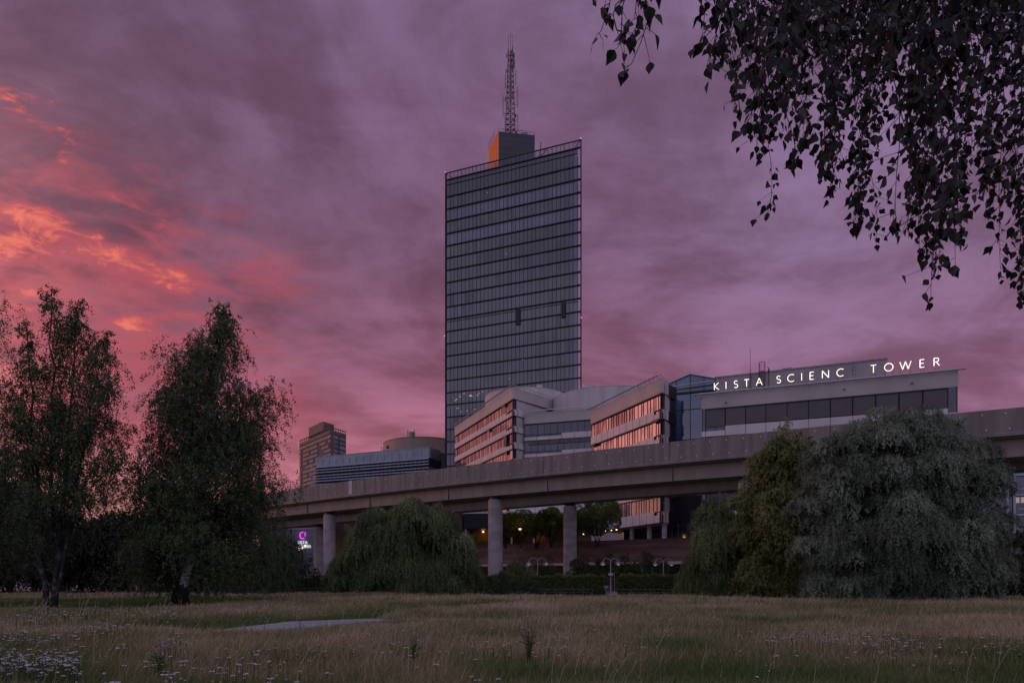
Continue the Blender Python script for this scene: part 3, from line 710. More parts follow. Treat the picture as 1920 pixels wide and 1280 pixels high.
# sign block
pC0, pC1 = (25.8, 93.0), (53.6, 82.0)
wc = thing('office_block', 'pale office block with a long row of brown blinds under the illuminated roof lettering', 'office building', (40, 92, 0))
fS = Face(pC0, pC1)
b = MB(); b.prism([fS.xy(0, -.5), fS.xy(fS.L, -.5), fS.xy(fS.L, -12), fS.xy(0, -12)], 0, 26.1); b.build('core', 'panel_beige', wc)
b = MB(); fS.box(b, 0, fS.L, 24.7, 26.7, -.4, 0); fS.box(b, 0, .3, 24.7, 26.7, -8, -.41); fS.box(b, fS.L - .3, fS.L, 24.7, 26.7, -8, -.41)
b.build('parapet', 'panel_beige', wc)
bays = [fS.s_at(p) for p in (1322.8, 1359.7, 1397.8, 1436, 1476, 1516, 1557, 1599, 1642, 1686, 1730.6, 1778)]
rC = corr_rows(24.7, 2.5, 3.8, 5); rr = random.Random(12)
for k, (zt, zb) in enumerate(rC):
    for i in range(len(bays) - 1):
        if k > 1 and i > 3: continue
        a, c = bays[i], bays[i + 1]; zz = zb - (.55 if i == 0 else 0)
        b = MB(); fS.quad(b, a, c, zz, zt, -.3, 0, rr.random())
        for q in (a, (a + c) / 2, c): fS.box(b, q - .05, q + .05, zz, zt, -.29, -.1 if q != (a + c) / 2 else -.2, 1)
        fS.box(b, a, c, zt - .12, zt - .003, -.29, .05, 1)
        wn = b.build('window', ['bglass', 'dark_frame'], wc)
        drop = (2.5, 2.48, 2.3, 2.32, 2.34, 2.36, 2.38, 2.4, 2.4, 2.42, 2.44)[i] if k == 0 else rr.choice((.6, .9, 1.4))
        b = MB(); fS.box(b, a + .08, c - .08, zt - drop, zt - .13, -.16, -.12, 0, 1. if i == 1 else (.0 if i else .1)); b.build('blind', 'blind', wn)
    for a, c in ((.15, bays[0]), (bays[-1], fS.L - .12)):
        b = MB(); fS.quad(b, a, c, zb - .55, zt, -.06, 0, .9); fS.box(b, a - .06, a + .03, zb - .55, zt, -.3, -.02, 1); fS.box(b, c - .06, c + .06, zb - .55, zt, -.3, -.02, 1)
        b.build('corner_window', ['bglass', 'dark_frame'], wc)
    zn = rC[k + 1][0] if k < 4 else 0
    b = MB(); fS.box(b, 0, fS.L, zn + .01, zb - .6, -.4, -.06, 1); fS.box(b, bays[1], bays[-1], zb - .6, zb - .02, -.4, -.06, 1)
    ed = [0.0] + bays + [fS.L]
    for i in range(len(ed) - 1):
        fS.box(b, ed[i] + .03, ed[i + 1] - .03, zn + .02, zb - (.57 if i in (0, 1, len(ed) - 2) else 0), -.05, .02, 0)
    b.build('spandrel', ['panel_white', 'dark_frame'], wc)
b = MB(); A_, B_ = fS.P(-1.0, .55, 26.62), fS.P(fS.L + .7, .55, 26.62)
b.tube([A_, B_], .10, 8); b.tube([fS.P(-.2, .25, 26.78), fS.P(fS.L + .2, .25, 26.78)], .05, 5)
for s in np.linspace(.2, fS.L - .2, 12): b.tube([fS.P(s, 0, 26.72), fS.P(s, .5, 26.62)], .06, 4); b.tube([fS.P(s, -.1, 26.7), fS.P(s, -.1, 26.95)], .07, 5)
b.tube([fS.P(-.9, .55, 26.6), fS.P(.1, .05, 26.1)], .06, 4)
b.build('edge_rail', 'galv', wc)
for s, z in ((3.2, 25.3), (17.5, 25.6), (25, 25.6)):
    b = MB(); b.tube([fS.P(s, .02, z), fS.P(s, .25, z), fS.P(s + .12, .3, z - .12)], .07, 6); b.build('wall_lamp', 'mull', wc)
fP = Face((29.7, 99.6), (49.9, 91.0))
b = MB(); fP.box(b, 0, fP.L, 26, 30.85, -7, 0); fP.box(b, -.12, fP.L + .12, 30.853, 31.05, -7.1, .12, 1)
for s in np.arange(.15, fP.L, .3): fP.box(b, s - .04, s + .04, 26.3, 30.84, .003, .05)
pth = b.build('penthouse', ['corr', 'grey_metal'], wc)
b = MB(); s = fP.s_at(1410); fP.box(b, 0, .001, 26, 26.01, 0, .01)
s = fP.s_at(1443.5); fP.box(b, s - .45, s + .45, 27.35, 28.1, .06, .14); b.build('hatch', 'bglass', pth)
s = fP.s_at(1407); b = MB(); b.tube([fP.P(s, .2, 28.2), fP.P(s, .2, 31.6)], .05, 5); b.tube([fP.P(s, .2, 31.6), fP.P(s, .2, 34.4)], .03, 5)
for z in (28.4, 30.4): b.tube([fP.P(s, 0, z), fP.P(s + .3, .25, z)], .05, 4)
b.build('aerial', 'ledge', pth)
s = fP.s_at(1429); b = MB()
for ds in (-.28, .28): b.tube([fP.P(s + ds, .25, 27), fP.P(s + ds, .25, 32.2)], .035, 4)
for z in np.arange(27.2, 31.2, .32): b.tube([fP.P(s - .28, .25, z), fP.P(s + .28, .25, z)], .025, 4)
for z in (28.9, 29.9, 30.9, 32.2): b.tube([fP.P(s - .42, .25, z), fP.P(s - .34, .8, z), fP.P(s, .95, z), fP.P(s + .34, .8, z), fP.P(s + .42, .25, z)], .03, 4)
for ds, o in ((-.42, .25), (-.34, .8), (0, .95), (.34, .8), (.42, .25)): b.tube([fP.P(s + ds, o, 28.9), fP.P(s + ds, o, 32.2)], .025, 4)
b.build('cage_ladder', 'mull', pth)
s = fP.s_at(1441.5); b = MB(); b.tube([fP.P(s, .2, 28.2), fP.P(s, .2, 31.5), fP.P(s - .25, .2, 31.6)], .04, 4); b.tube([fP.P(s, .2, 30.8), fP.P(s, .2, 31.3)], .1, 6); b.build('camera_pole', 'ledge', pth)
b = MB(); s = fP.s_at(1475); fP.box(b, s - .7, s + .7, 31.06, 31.3, -2, -.5); b.build('roof_unit', 'mull', pth)

# ------------------------------------------------------------------ lettering drawn as tube strokes (w, strokes in a unit-high box)
def arc(cx, cy, rx, ry, a0, a1, n=14): return [(cx + rx * math.cos(R(a0 + (a1 - a0) * i / n)), cy + ry * math.sin(R(a0 + (a1 - a0) * i / n))) for i in range(n + 1)]
GL = {
 'K': (.62, [[(0, 0), (0, 1)], [(.58, 1), (.02, .48)], [(.06, .5), (.64, 0)]]),
 'I': (.0, [[(0, 0), (0, 1)]]),
 'S': (.5, [arc(.26, .75, .23, .24, 35, 270, 12) + arc(.26, .25, .25, .25, 90, -145, 12)]),
 'T': (.66, [[(0, 1), (.66, 1)], [(.33, 0), (.33, 1)]]),
 'A': (.8, [[(0, 0), (.4, 1)], [(.4, 1), (.8, 0)], [(.15, .36), (.65, .36)]]),
 'C': (.78, [arc(.5, .5, .5, .5, 52, 308, 22)]),
 'E': (.48, [[(0, 0), (0, 1)], [(0, 1), (.48, 1)], [(0, .52), (.42, .52)], [(0, 0), (.48, 0)]]),
 'N': (.78, [[(0, 0), (0, 1)], [(0, 1), (.78, 0)], [(.78, 0), (.78, 1)]]),
 'O': (1.0, [arc(.5, .5, .5, .5, 0, 360, 28)]),
 'W': (1.3, [[(0, 1), (.33, 0)], [(.33, 0), (.65, 1)], [(.65, 1), (.97, 0)], [(.97, 0), (1.3, 1)]]),
 'R': (.6, [[(0, 0), (0, 1)], [(0, 1), (.28, 1)] + arc(.28, .75, .25, .25, 90, -90, 10) + [(0, .5)], [(.25, .5), (.62, 0)]]),
 'L': (.45, [[(0, 1), (0, 0)], [(0, 0), (.45, 0)]]),
 'G': (.85, [arc(.5, .5, .5, .5, 50, 320, 22) + [(.88, .48)], [(.88, .48), (.58, .48)]]),
}
def letter(ch, f, s, z, h, o, rad, m, parent, flat=1.):
    b = MB()
    for st_ in GL[ch][1]: b.tube([f.P(s + x * h, o, z + y * h) for x, y in st_], rad, 6)
    return b.build('letter', m, parent)
fL = Face(fS.xy(0, -.7), fS.xy(fS.L, -.7))
sg = thing('roof_sign', 'row of glowing white letters along the roof edge, one E unlit', 'sign', fL.P(fL.L / 2, 0, 26.7))
rr = random.Random(2)
for ch, x0, lit in (('K', 318, 1), ('I', 388, 1), ('S', 436, 1), ('T', 497, 1), ('A', 569, 1), ('S', 692, 1), ('C', 758, 1), ('I', 842, 1), ('E', 892, 1), ('N', 966, 1), ('C', 1053, 1), ('E', 1147, 0),
                    ('T', 1256, 1), ('O', 1339, 1), ('W', 1431, 1), ('E', 1552, 1), ('R', 1636, 1)):
    s = fL.s_at(1240 + x0 / 3.2); lt = letter(ch, fL, s, 27.32 + .012 * s, .94, 0, .044, 'neon' if lit else 'unlit', sg)
    if not lit: lt['label'] = 'unlit grey letter E'
    b = MB(); wd = GL[ch][0] * .94
    for q in ((s + .06, s + wd - .06) if wd > .3 else (s,)): b.tube([fL.P(q, -.05, 26.5), fL.P(q, -.05, 27.45)], .025, 4)
    b.build('leg', 'dark_frame', lt)

# ================================================================== podium, mall and buildings further off
pdn = thing('podium_building', 'low pale panelled block behind the rounded terrace trees under the viaduct', 'building', (8, 124, 5.9))
fQ = Face((-.5, 124.0), (13.6, 120.6))
b = MB(); fQ.box(b, 0, fQ.L, 5.9, 16, -3, -.2); b.build('core', 'dark_clad', pdn)
b = MB()
for i in range(6): fQ.box(b, fQ.L * i / 6 + .03, fQ.L * (i + 1) / 6 - .03, 12.2, 16, -.19, 0)
b.build('pale_cladding', 'panel_white', pdn)
b = MB()
for i in range(12): fQ.quad(b, fQ.L * i / 12 + .04, fQ.L * (i + 1) / 12 - .04, 6, 12.1, -.15, 0, random.random())
b.build('glazing', 'dark_clad', pdn)
ml = thing('shopping_hall', 'low black clad hall with a pale roof line and warm lit recess under the viaduct', 'building', (-8, 118, 0))
fH = Face((-7.9, 112), (9.3, 111))
b = MB(); fH.box(b, 0, fH.L, 9.9, 12.3, -14, 0); b.build('canopy', 'dark_clad', ml)
b = MB(); fH.box(b, -.1, fH.L, 12.303, 12.5, -14, .15); b.build('roof_edge', 'tin', ml)
b = MB(); fH.box(b, 0, fH.L + 4, 5.9, 9.89, -9, -7); b.build('back_wall', mat('ochre_wall', (.10, .055, .03), (.13, .07, .035), .5, rough=.8), ml)
for px in (873, 959, 1001):
    s = fH.s_at(px); b = MB(); p = fH.P(s, -.4, 5.9); b.lathe(p, [(.16, 0), (.16, 4.0)], 12); b.build('post', 'galv', ml)
b = MB(); b.prism([(-46, 142), (-8.2, 112.6), (-8.2, 130), (-46, 160)], 0, 12.7); b.build('dark_wing', 'dark_clad', ml)
b = MB(); b.tube([(-44, 140.0, 12.9), (-8.3, 112.3, 12.9)], .12, 6); b.build('roof_edge', 'tin', ml)
for s in (2.6, 12.2):
    la = bpy.data.lights.new('canopy_lamp', 'POINT'); la.energy = 22; la.color = (1, .48, .16); la.shadow_soft_size = .15
    lo_ = bpy.data.objects.new('canopy_lamp', la); C.objects.link(lo_); lo_.location = fH.P(s, -5.8, 9.3)
    b = MB(); b.lathe(fH.P(s, -5.8, 9.72), [(0, -.12), (.14, -.1), (.18, .1), (0, .12)], 10); b.build('ceiling_lamp', 'lit', ml)
# sign wall of the mall with its logo
fK = Face((-52, 141), (-39.5, 137))
mk = thing('mall_sign_wall', 'blue grey wall with a magenta logo and white lettering behind the left pillars', 'building', (*fK.xy(fK.L / 2, -2), 0))
b = MB(); fK.box(b, 0, fK.L, 0, 11.6, -8, 0); b.build('wall', 'bluewall', mk)
b = MB(); fK.box(b, -.1, fK.L + .1, 11.603, 11.9, -8, .15); b.build('roof_edge', 'tin', mk)
s0 = fK.s_at(563.4); b = MB(); h = 1.3; z0 = V(0, 1009.5, 138).z
b.tube([fK.P(s0 + x * h, .2, z0 + y * h) for x, y in [(.58, 1.0), (.38, 1.0)] + arc(.36, .5, .36, .48, 95, 265, 14) + [(.6, .02), (.76, .12)]], .12, 6)
b.build('logo_letter', 'pink', mk)
b = MB(); b.tube([fK.P(s0 + .92 * h, .2, z0 + h), fK.P(s0 + .92 * h, .2, z0 + .36 * h)], .10, 6); b.build('logo_letter', 'pink', mk)
def word(txt, s, z, h, gap, rad, m):
    for ch in txt: letter(ch, fK, s, z, h, .15, rad, m, mk); s += (GL[ch][0] + gap) * h
word('KISTA', fK.s_at(559.5), V(0, 1019.5, 138).z, .60, .26, .075, 'white_l')
word('GALLERIA', fK.s_at(556.5), V(0, 1026.6, 138).z, .55, .24, .07, 'white_l')
for px, py in ((572, 1023), (566, 1026.5), (561, 1029)):
    p = V(px, py, 133); lp = thing('street_lamp', {572: 'glowing lamp in front of the mall lettering, highest of three', 566: 'glowing lamp in front of the mall lettering, middle one of three', 561: 'glowing lamp in front of the mall lettering, lowest of three'}[px], 'street lamp', (p.x, p.y, 0), 'lamps before the mall sign')
    b = MB(); b.tube([(p.x, p.y, 0), (p.x, p.y, p.z - .15)], .05, 6); b.build('pole', 'mull', lp)
    b = MB(); b.lathe(tuple(p), [(0, -.22), (.2, -.12), (.24, .05), (.12, .2), (0, .22)], 12); b.build('globe', mat('warm_globe', (1, .8, .5), emit=((1, .72, .36), 1.6)), lp)

# distant apartment tower
M['apanel'] = mat('apartment_panel', (.21, .175, .185), (.25, .21, .22), .2, rough=.8)
DT = 450; a0 = V(561.5, 0, DT + 45); n0 = V(620, 0, DT); r0 = V(648.8, 0, DT + 14)
fT1 = Face(a0, n0); fT2 = Face(n0, r0); ZT = EYE + 285 / F * DT
ap = thing('apartment_tower', 'distant brown and pale apartment tower with a roof terrace on the skyline', 'apartment tower', (n0.x, n0.y + 10, 0))
b = MB(); b.prism([fT1.xy(0, -.3), fT1.xy(fT1.L, -.3), fT2.xy(fT2.L, -.3), (fT2.xy(fT2.L, 0)[0] - 18, DT + 60)], 0, ZT - 4); b.build('core', mat('mauve_brick', (.125, .105, .114), (.155, .13, .14), .3, rough=.85), ap)
rr = random.Random(21)
for k in range(17):
    zt = ZT - 5 - 3.0 * k; b = MB(); nb = 15
    for i in range(nb):
        s0, s1 = fT1.L * i / nb, fT1.L * (i + 1) / nb
        if (i in (1, 9) and k % 4) or rr.random() < .10: continue
        fT1.box(b, s0, s1, zt - 2.0, zt, -.2, .1, 0); fT1.quad(b, s0 + (s1 - s0) * .12, s0 + (s1 - s0) * .45, zt - 1.8, zt - .3, .12, 1, rr.random()); fT1.quad(b, s0 + (s1 - s0) * .55, s0 + (s1 - s0) * .85, zt - 1.8, zt - .3, .12, 1, rr.random() * .4)
    b.build('window_row', ['apanel', 'palewin'], ap)
    for s0, s1 in ((.18, .48), (.58, .97)):
        b = MB(); fT2.box(b, fT2.L * s0, fT2.L * s1, zt - 1.9, zt, -.2, .1, 1 if k % 2 == 0 else 0, rr.random())
        b.build('window_row', ['apanel', 'palewin'], ap)
b = MB(); fT2.box(b, 0, fT2.L, 0, ZT - 3.9, -.25, 0); b.build('dark_side', 'navy', ap)
b = MB()
for f in (fT1, fT2):
    f.box(b, 0, f.L, ZT - .4, ZT, -.5, .3); f.box(b, 0, f.L, ZT - 4, ZT - 1.9, -.5, 0)
    for s in np.linspace(.5, f.L - .5, 14 if f is fT1 else 7): f.box(b, s - .12, s + .12, ZT - 1.9, ZT - .4, -.4, 0)
b.build('roof_terrace', 'brownclad', ap)
b = MB(); p0, p1, p2 = V(579, 0, DT + 32), V(606, 0, DT + 12), V(626.5, 0, DT + 22)
b.prism([p0.xy, p1.xy, p2.xy, (p2.x - 12, DT + 50)], ZT - 4, EYE + (1085 - 791) / F * (DT + 14)); b.build('roof_house', 'brownclad', ap)
b = MB(); p = V(604, 0, DT + 20); b.lathe((p.x, p.y, EYE + (1085 - 791) / F * (DT + 14)), [(2.2, 0), (2, .8), (0, 1.2)], 12); b.build('vent', 'mull', ap)
# slatted office
pO0, pO1 = V(594, 0, 233), V(806, 0, 215)
fO = Face(pO0, pO1); ZO = EYE + 247 / F * 215
of = thing('slatted_office', 'long blue grey office with horizontal sunshade slats left of the glass tower', 'office building', (*fO.xy(fO.L / 2, -6), 0))
b = MB(); fO.box(b, 0, fO.L, 0, ZO - 3.2, -14, -.2); b.build('core', 'navy', of)
b = MB(); fO.box(b, 0, fO.L, ZO - 3.4, ZO, -.3, .3); fO.box(b, 0, fO.L, ZO, ZO + .15, -.3, .4)
for i in range(1, 16): fO.box(b, fO.L * i / 16 - .04, fO.L * i / 16 + .04, ZO - 3.0, ZO - 1.1, .3, .36, 1)
b.build('fascia', ['bluewall', 'dark_frame'], of)
rr = random.Random(31)
for k in range(5):
    zt = ZO - 3.5 - 2.9 * k; b = MB(); nb = 56
    for i in range(nb):
        lit = k > 1 and rr.random() < (.02 + .10 * k + .2 * (i < 12))
        fO.quad(b, fO.L * i / nb + .07, fO.L * (i + 1) / nb - .07, zt - 1.9, zt, -.1, 1 if lit else 0, rr.random())
    b.build('window_band', ['bglass', mat('lit_office_window', (.5, .5, .48), emit=((.95, .85, .72), .13))], of)
    for j in range(3):
        b = MB(); z = zt - .15 - .9 * j; fO.box(b, -1.8, fO.L, z - .13, z + .13, .5, .95); b.build('sun_slat', 'slat', of)
b = MB()
for i in range(29): fO.box(b, fO.L * i / 28 - .05, fO.L * i / 28 + .05, 10, ZO - 3.4, .1, .49)
b.build('slat_frame', 'dark_frame', of)
fO2 = Face(fO.xy(fO.L, 0), (fO.xy(fO.L, 0)[0] + 2.6, fO.xy(fO.L, 0)[1] + 6))
b = MB(); fO2.box(b, 0, fO2.L, ZO - 3.4, ZO, -.3, .25, 0); fO2.box(b, 0, fO2.L, 0, ZO - 3.42, -.3, 0, 1); fO2.box(b, 0, fO2.L, ZO - 7.6, ZO - 6.2, .01, .2, 0); b.build('end_wall', ['bluewall', 'dark_frame'], of)
b = MB(); q = fO2.xy(fO2.L, 0); b.box(q[0], q[0] + 7, q[1] + .5, q[1] + 12, 0, ZO - .6); b.box(q[0] - 1, q[0] + 7, q[1] + .2, q[1] + .4, ZO - .2, ZO + .1, 1); b.build('stair_link', ['dark_frame', 'grey_metal'], of)
# tan drum building behind it
cD = V(797, 0, 255); rD = 15.2; zD = EYE + 267 / F * (255 - rD)
td = thing('drum_building', 'round tan drum building with a rooftop vent behind the slatted office', 'building', (cD.x, cD.y, 0))
b = MB(); b.lathe((cD.x, cD.y, 0), [(rD, 0), (rD, zD - .2), (rD + .15, zD - .2), (rD + .15, zD), (0, zD + 1)], 72); b.build('wall', 'drum_tan', td)
p = V(771.5, 0, 242); b = MB(); b.lathe((p.x, p.y, zD), [(1.15, 0), (1.15, 1.9), (1.05, 2.0), (0, 2.1)], 18); b.build('vent', 'grey_metal', td)
for px in (764.5, 777.5):
    q = V(px, 0, 242); b = MB(); b.tube([(q.x, q.y, zD), (q.x, q.y, zD + 2.9)], .12, 5); b.build('aerial', 'steel', td)
p = V(724, 838.5, 246); b = MB(); b.lathe((p.x + .6, p.y, p.z), [(0, -.5), (.5, -.4), (.62, .2), (.3, .7), (0, .75)], 12); b.build('dish', 'navy', td)
p = V(719, 0, 252); b = MB()
for dx in (-.8, 0): b.tube([(p.x + dx, p.y, zD - 6), (p.x + dx, p.y, zD - 1.2)], .08, 4)
for z in np.arange(zD - 6, zD - 1, .9): b.tube([(p.x - .8, p.y, z), (p.x + .6, p.y, z)], .06, 4)
b.build('ladder', 'steel', td)
# right edge offices
fE = Face((79.5, 116), (96, 110))
re_ = thing('glazed_office', 'dark glazed office with white window frames at the right edge under the viaduct', 'office building', (*fE.xy(fE.L / 2, -4), 0))
b = MB(); fE.box(b, 0, fE.L, 0, 21, -10, -.3); b.build('core', 'navy', re_)
rr = random.Random(41)
s_a, s_b = fE.s_at(1889), fE.s_at(1902)
for k in range(6):
    zt = V(0, 888, 113).z - 3.35 * (k - 1); b = MB()
    for i in range(4): fE.quad(b, s_b + i * 2.6, s_b + i * 2.6 + 2.5, zt - 3.0, zt - .3, -.2, 0, rr.random())
    fE.quad(b, 0, s_b - .1, zt - 2.9, zt - .3, -.2, 0, rr.random())
    if k == 2:
        for i in range(8): fE.quad(b, s_b + .2 + i * .75, s_b + .75 + i * .75, zt - 1.3, zt - .35, -.17, 1)
    b.build('window_band', ['bglass', mat('dim_lit_window', (.5, .45, .4), emit=((1, .85, .6), .2))], re_)
    b = MB(); fE.box(b, s_b + .2, fE.L, zt - .15, zt + .25, -.19, .1); fE.box(b, s_b + .5, fE.L, zt - 2.45, zt - 2.25, -.19, 0); b.build('white_rail', 'tin', re_)
b = MB()
for s in (s_a, s_b, s_b + 7): fE.box(b, s - .18, s + .18, 0, 21, -.19, .15)
b.build('white_post', 'tin', re_)
# pale low building far left behind the trees
fV = Face((-190, 220), (-118, 236))
lv = thing('low_hall', 'low pale hall far behind the left birch trees', 'building', (*fV.xy(fV.L / 2, -5), 0))
b = MB(); fV.box(b, 0, fV.L, 0, 15, -20, 0); b.build('wall', 'bluewall', lv)
b = MB(); fV.box(b, 0, fV.L, 15.003, 18.5, -20, .3); b.build('fascia', 'tin', lv)
# ================================================================== vegetation
def unit(a): return a / np.maximum(np.linalg.norm(a, axis=-1, keepdims=True), 1e-9)
def leaves_mesh(name, P, axis, size, wid, rng, m, parent, rnd, nrm_=None, jit=.55):
    """diamond leaves: P base points (N,3), axis unit dirs"""
    N = len(P); rv = unit(rng.normal(size=(N, 3)))
    if nrm_ is not None: rv = unit(nrm_ + rv * jit)
    side = unit(np.cross(axis, rv))
    s = size[:, None]; wv = (wid[:, None] if hasattr(wid, '__len__') else wid) * s
    v = np.empty((N, 4, 3)); v[:, 0] = P; v[:, 1] = P + axis * s * .45 + side * wv; v[:, 2] = P + axis * s; v[:, 3] = P + axis * s * .45 - side * wv
    return mesh_obj(name, v.reshape(-1, 3), np.arange(N * 4).reshape(N, 4), M[m], parent, rnd)
DOWN = np.array([0, 0, -1.])
def sprays(rng, P, Dv, L, droop, n, rspread=.05):
    """n leaf sites along each drooping spray -> positions, tangents"""
    Mn = len(P); t = rng.uniform(.05, 1, (Mn, n, 1)); L_ = L[:, None, None]; g = droop[:, None, None]
    pos = P[:, None] + Dv[:, None] * L_ * (t - .38 * t * t) + DOWN * L_ * g * t * t
    tan = unit(Dv[:, None] * (1 - .76 * t) + DOWN * 2 * g * t)
    pos = pos + rng.normal(size=pos.shape) * rspread
    return pos.reshape(-1, 3), np.broadcast_to(tan, pos.shape).reshape(-1, 3)
def limb(mb, A, B_, r0, r1, rng, sag=.0, n=6, wob=.04, k=5):
    A = np.array(A, float); B_ = np.array(B_, float); d = B_ - A; L = np.linalg.norm(d)
    pts = []; rad = []
    for i in range(n + 1):
        t = i / n; p = A + d * t + np.array([0, 0, 1]) * sag * L * math.sin(math.pi * t)
        if 0 < i < n: p = p + rng.normal(size=3) * wob * L * .3
        pts.append(p); rad.append(r0 + (r1 - r0) * t)
    mb.tube(pts, rad, k)
    return pts

def birch(name, label, stems, seed, ncl, per, nl, lsize, group=None, zlow=1.0, spread=1., mleaf='l_birch', bark='birch_dark', clear=0, tmin=.12, droop=(.5, 1.3), slen=(.5, 1.3)):
    """stems: list of (base xyz, top xyz, base radius, [(t, left, right)...] half widths in metres along the stem)"""
    rng = np.random.default_rng(seed)
    base = stems[0][0]; root = thing(name, label, 'tree', tuple(base), group)
    tb = MB(); lb_ = MB(); P_, D_, L_, dr_, cr_, N_ = [], [], [], [], [], []
    for bi, stem in enumerate(stems):
        b0, b1, rb, prof = stem[:4]
        b0 = np.array(b0, float); b1 = np.array(b1, float)
        nst = 12; pts = [b0 + (b1 - b0) * i / nst + (rng.normal(size=3) * .07 * (0 < i < nst)) for i in range(nst + 1)]
        rad = [rb * (1.25 if i == 0 else 1) * (1 - .93 * i / nst) + .008 for i in range(nst + 1)]
        tb.tube(pts, rad, 10)
        ts = np.array([p[0] for p in prof]); wl = np.array([p[1] for p in prof]); wr = np.array([p[2] for p in prof])
        def at(t): return pts[min(int(t * nst), nst - 1)] + (pts[min(int(t * nst) + 1, nst)] - pts[min(int(t * nst), nst - 1)]) * (t * nst - min(int(t * nst), nst - 1))
        fine = np.linspace(ts[0], ts[-1], 200); wgt = np.interp(fine, ts, wl + wr) + .25; wgt /= wgt.sum()
        wl, wr = wl * 1.02, wr * 1.02
        n_here = int(ncl * (1 if len(stems) == 1 else stems[bi][4] if len(stems[bi]) > 4 else 1 / len(stems)))
        for c in range(n_here):
            t = rng.choice(fine, p=wgt); q = rng.uniform(0, 2 * math.pi); rr_ = math.sqrt(rng.uniform(.18, 1))
            l, r_ = np.interp(t, ts, wl), np.interp(t, ts, wr)
            half = (l + r_) / 2; cxo = (r_ - l) / 2
            p = at(t) + np.array([cxo + math.cos(q) * half * rr_, math.sin(q) * half * rr_ * .92, 0])
            if c < 7: t = 1 - .014 * c; p = at(t) + rng.normal(size=3) * (.05 + .02 * c); half = .1 + .03 * c
            t0 = max(tmin, t - .06 - .16 * rr_ * rng.uniform(.5, 1.2))
            if c >= 7: limb(lb_, at(t0), p, max(.012, rb * (1 - t0) * .42), .008, rng, -.04, 5, .05, 4)
            out = np.array([math.cos(q), math.sin(q), 0.]); on_ = out * rr_ + np.array([0, 0, .55])
            sg_ = min(.62, .22 + .16 * half) * spread
            m_ = max(4, int(per * (.45 if half < .4 else 1)))
            pp = p + rng.normal(size=(m_, 3)) * np.array([sg_, sg_, sg_ * .8])
            back = rng.uniform(0, .75, (m_, 1)) ** 1.5; pp = pp + (at(t0) - p) * back * .55
            dd = unit(out * .55 + rng.normal(size=(m_, 3)) * .6 + np.array([0, 0, .35]))
            P_.append(pp); D_.append(dd); L_.append(rng.uniform(*slen, m_) * (.5 if half < .5 else 1)); dr_.append(rng.uniform(*droop, m_) * (.35 if half < .5 else 1))
            cr_.append(np.full(m_, rng.uniform(0, 1))); N_.append(unit(on_ * .8 + (pp - p)))
    N_ = np.concatenate(N_); P_ = np.concatenate(P_); D_ = np.concatenate(D_); L_ = np.concatenate(L_); dr_ = np.concatenate(dr_); cr_ = np.concatenate(cr_)
    keep = P_[:, 2] > zlow
    if clear: keep &= ~((np.abs(P_[:, 0] - base[0] - .2) < .7) & (P_[:, 2] - L_ * dr_ < clear) & (P_[:, 1] < base[1] + .2) & (P_[:, 2] < clear + 1.5))
    N_ = N_[keep]; P_, D_, L_, dr_, cr_ = P_[keep], D_[keep], L_[keep], dr_[keep], cr_[keep]
    mx = (P_[:, 2] - .75 * zlow) / np.maximum(dr_, .2); L_ = np.minimum(L_, np.maximum(mx, .15))
    pos, tan = sprays(rng, P_, D_, L_, dr_, nl, .05)
    rn = np.clip(np.repeat(cr_, nl) * .55 + rng.uniform(0, .45, len(pos)), 0, 1)
    ax = unit(tan * .5 + rng.normal(size=tan.shape) * .6 + DOWN * .35)
    tb.build('trunk', bark, root, smooth=True); lb_.build('branches', 'birch_dark', root, smooth=True)
    leaves_mesh('crown', pos, ax, rng.uniform(.7, 1.3, len(pos)) * lsize, .36, rng, mleaf, root, rn, np.repeat(N_, nl, 0), .8)
    return root

def px_prof(base, top, rows, D):
    """turn crown outline rows (py, left px, right px) around a stem line into half widths"""
    (bx, by), (tx, ty) = base, top; k = D / F; o = []
    for py, l, r_ in sorted(rows, reverse=True):
        t = (by - py) / (by - ty); ax = bx + (tx - bx) * t; o.append((min(max(t, 0), 1), max(.05, (ax - l) * k), max(.05, (r_ - ax) * k)))
    return o
def stem_of(base, top, rows, D, rb, share=None, dy=0, inset=6):
    b = V(base[0], base[1], D); tp = V(top[0], top[1], D); by = HY + EYE * F / D
    pr = px_prof((base[0], by), top, [(p, l + inset, r_ - inset) for p, l, r_ in rows], D)
    s = [(b.x, D, 0), (tp.x, D + dy, tp.z), rb, pr]
    if share: s.append(share)
    return tuple(s)
# left birch with a forked trunk
D1 = 36
birch('birch_tree', 'tall airy birch with a forked trunk at the left, glow showing through its crown', [
    stem_of((103, 1142), (97, 543), [(555, 96, 102), (600, 68, 128), (650, 45, 140), (700, 25, 150), (760, 10, 150), (820, 5, 150), (880, 0, 150), (950, 0, 150), (1010, 5, 150)], D1, .12, .34),
    stem_of((100, 1142), (143, 558), [(570, 140, 147), (605, 120, 170), (650, 110, 190), (700, 95, 205), (760, 85, 215), (820, 85, 215), (880, 85, 205), (940, 90, 200)], D1, .13, .26, .2),
    stem_of((101, 1142), (207, 630), [(640, 200, 215), (670, 180, 225), (710, 160, 258), (750, 160, 264), (800, 150, 255), (850, 150, 245), (900, 140, 235), (950, 140, 215)], D1, .09, .2, -.5),
    stem_of((85, 1142), (38, 603), [(615, 32, 44), (650, 8, 60), (700, -15, 70), (760, -30, 70), (830, -40, 60), (900, -40, 50), (960, -40, 50), (1030, -30, 60)], D1, .14, .2, .4)],
    101, 212, 25, 25, .082, zlow=1.9, spread=.78)
D2 = 38.6
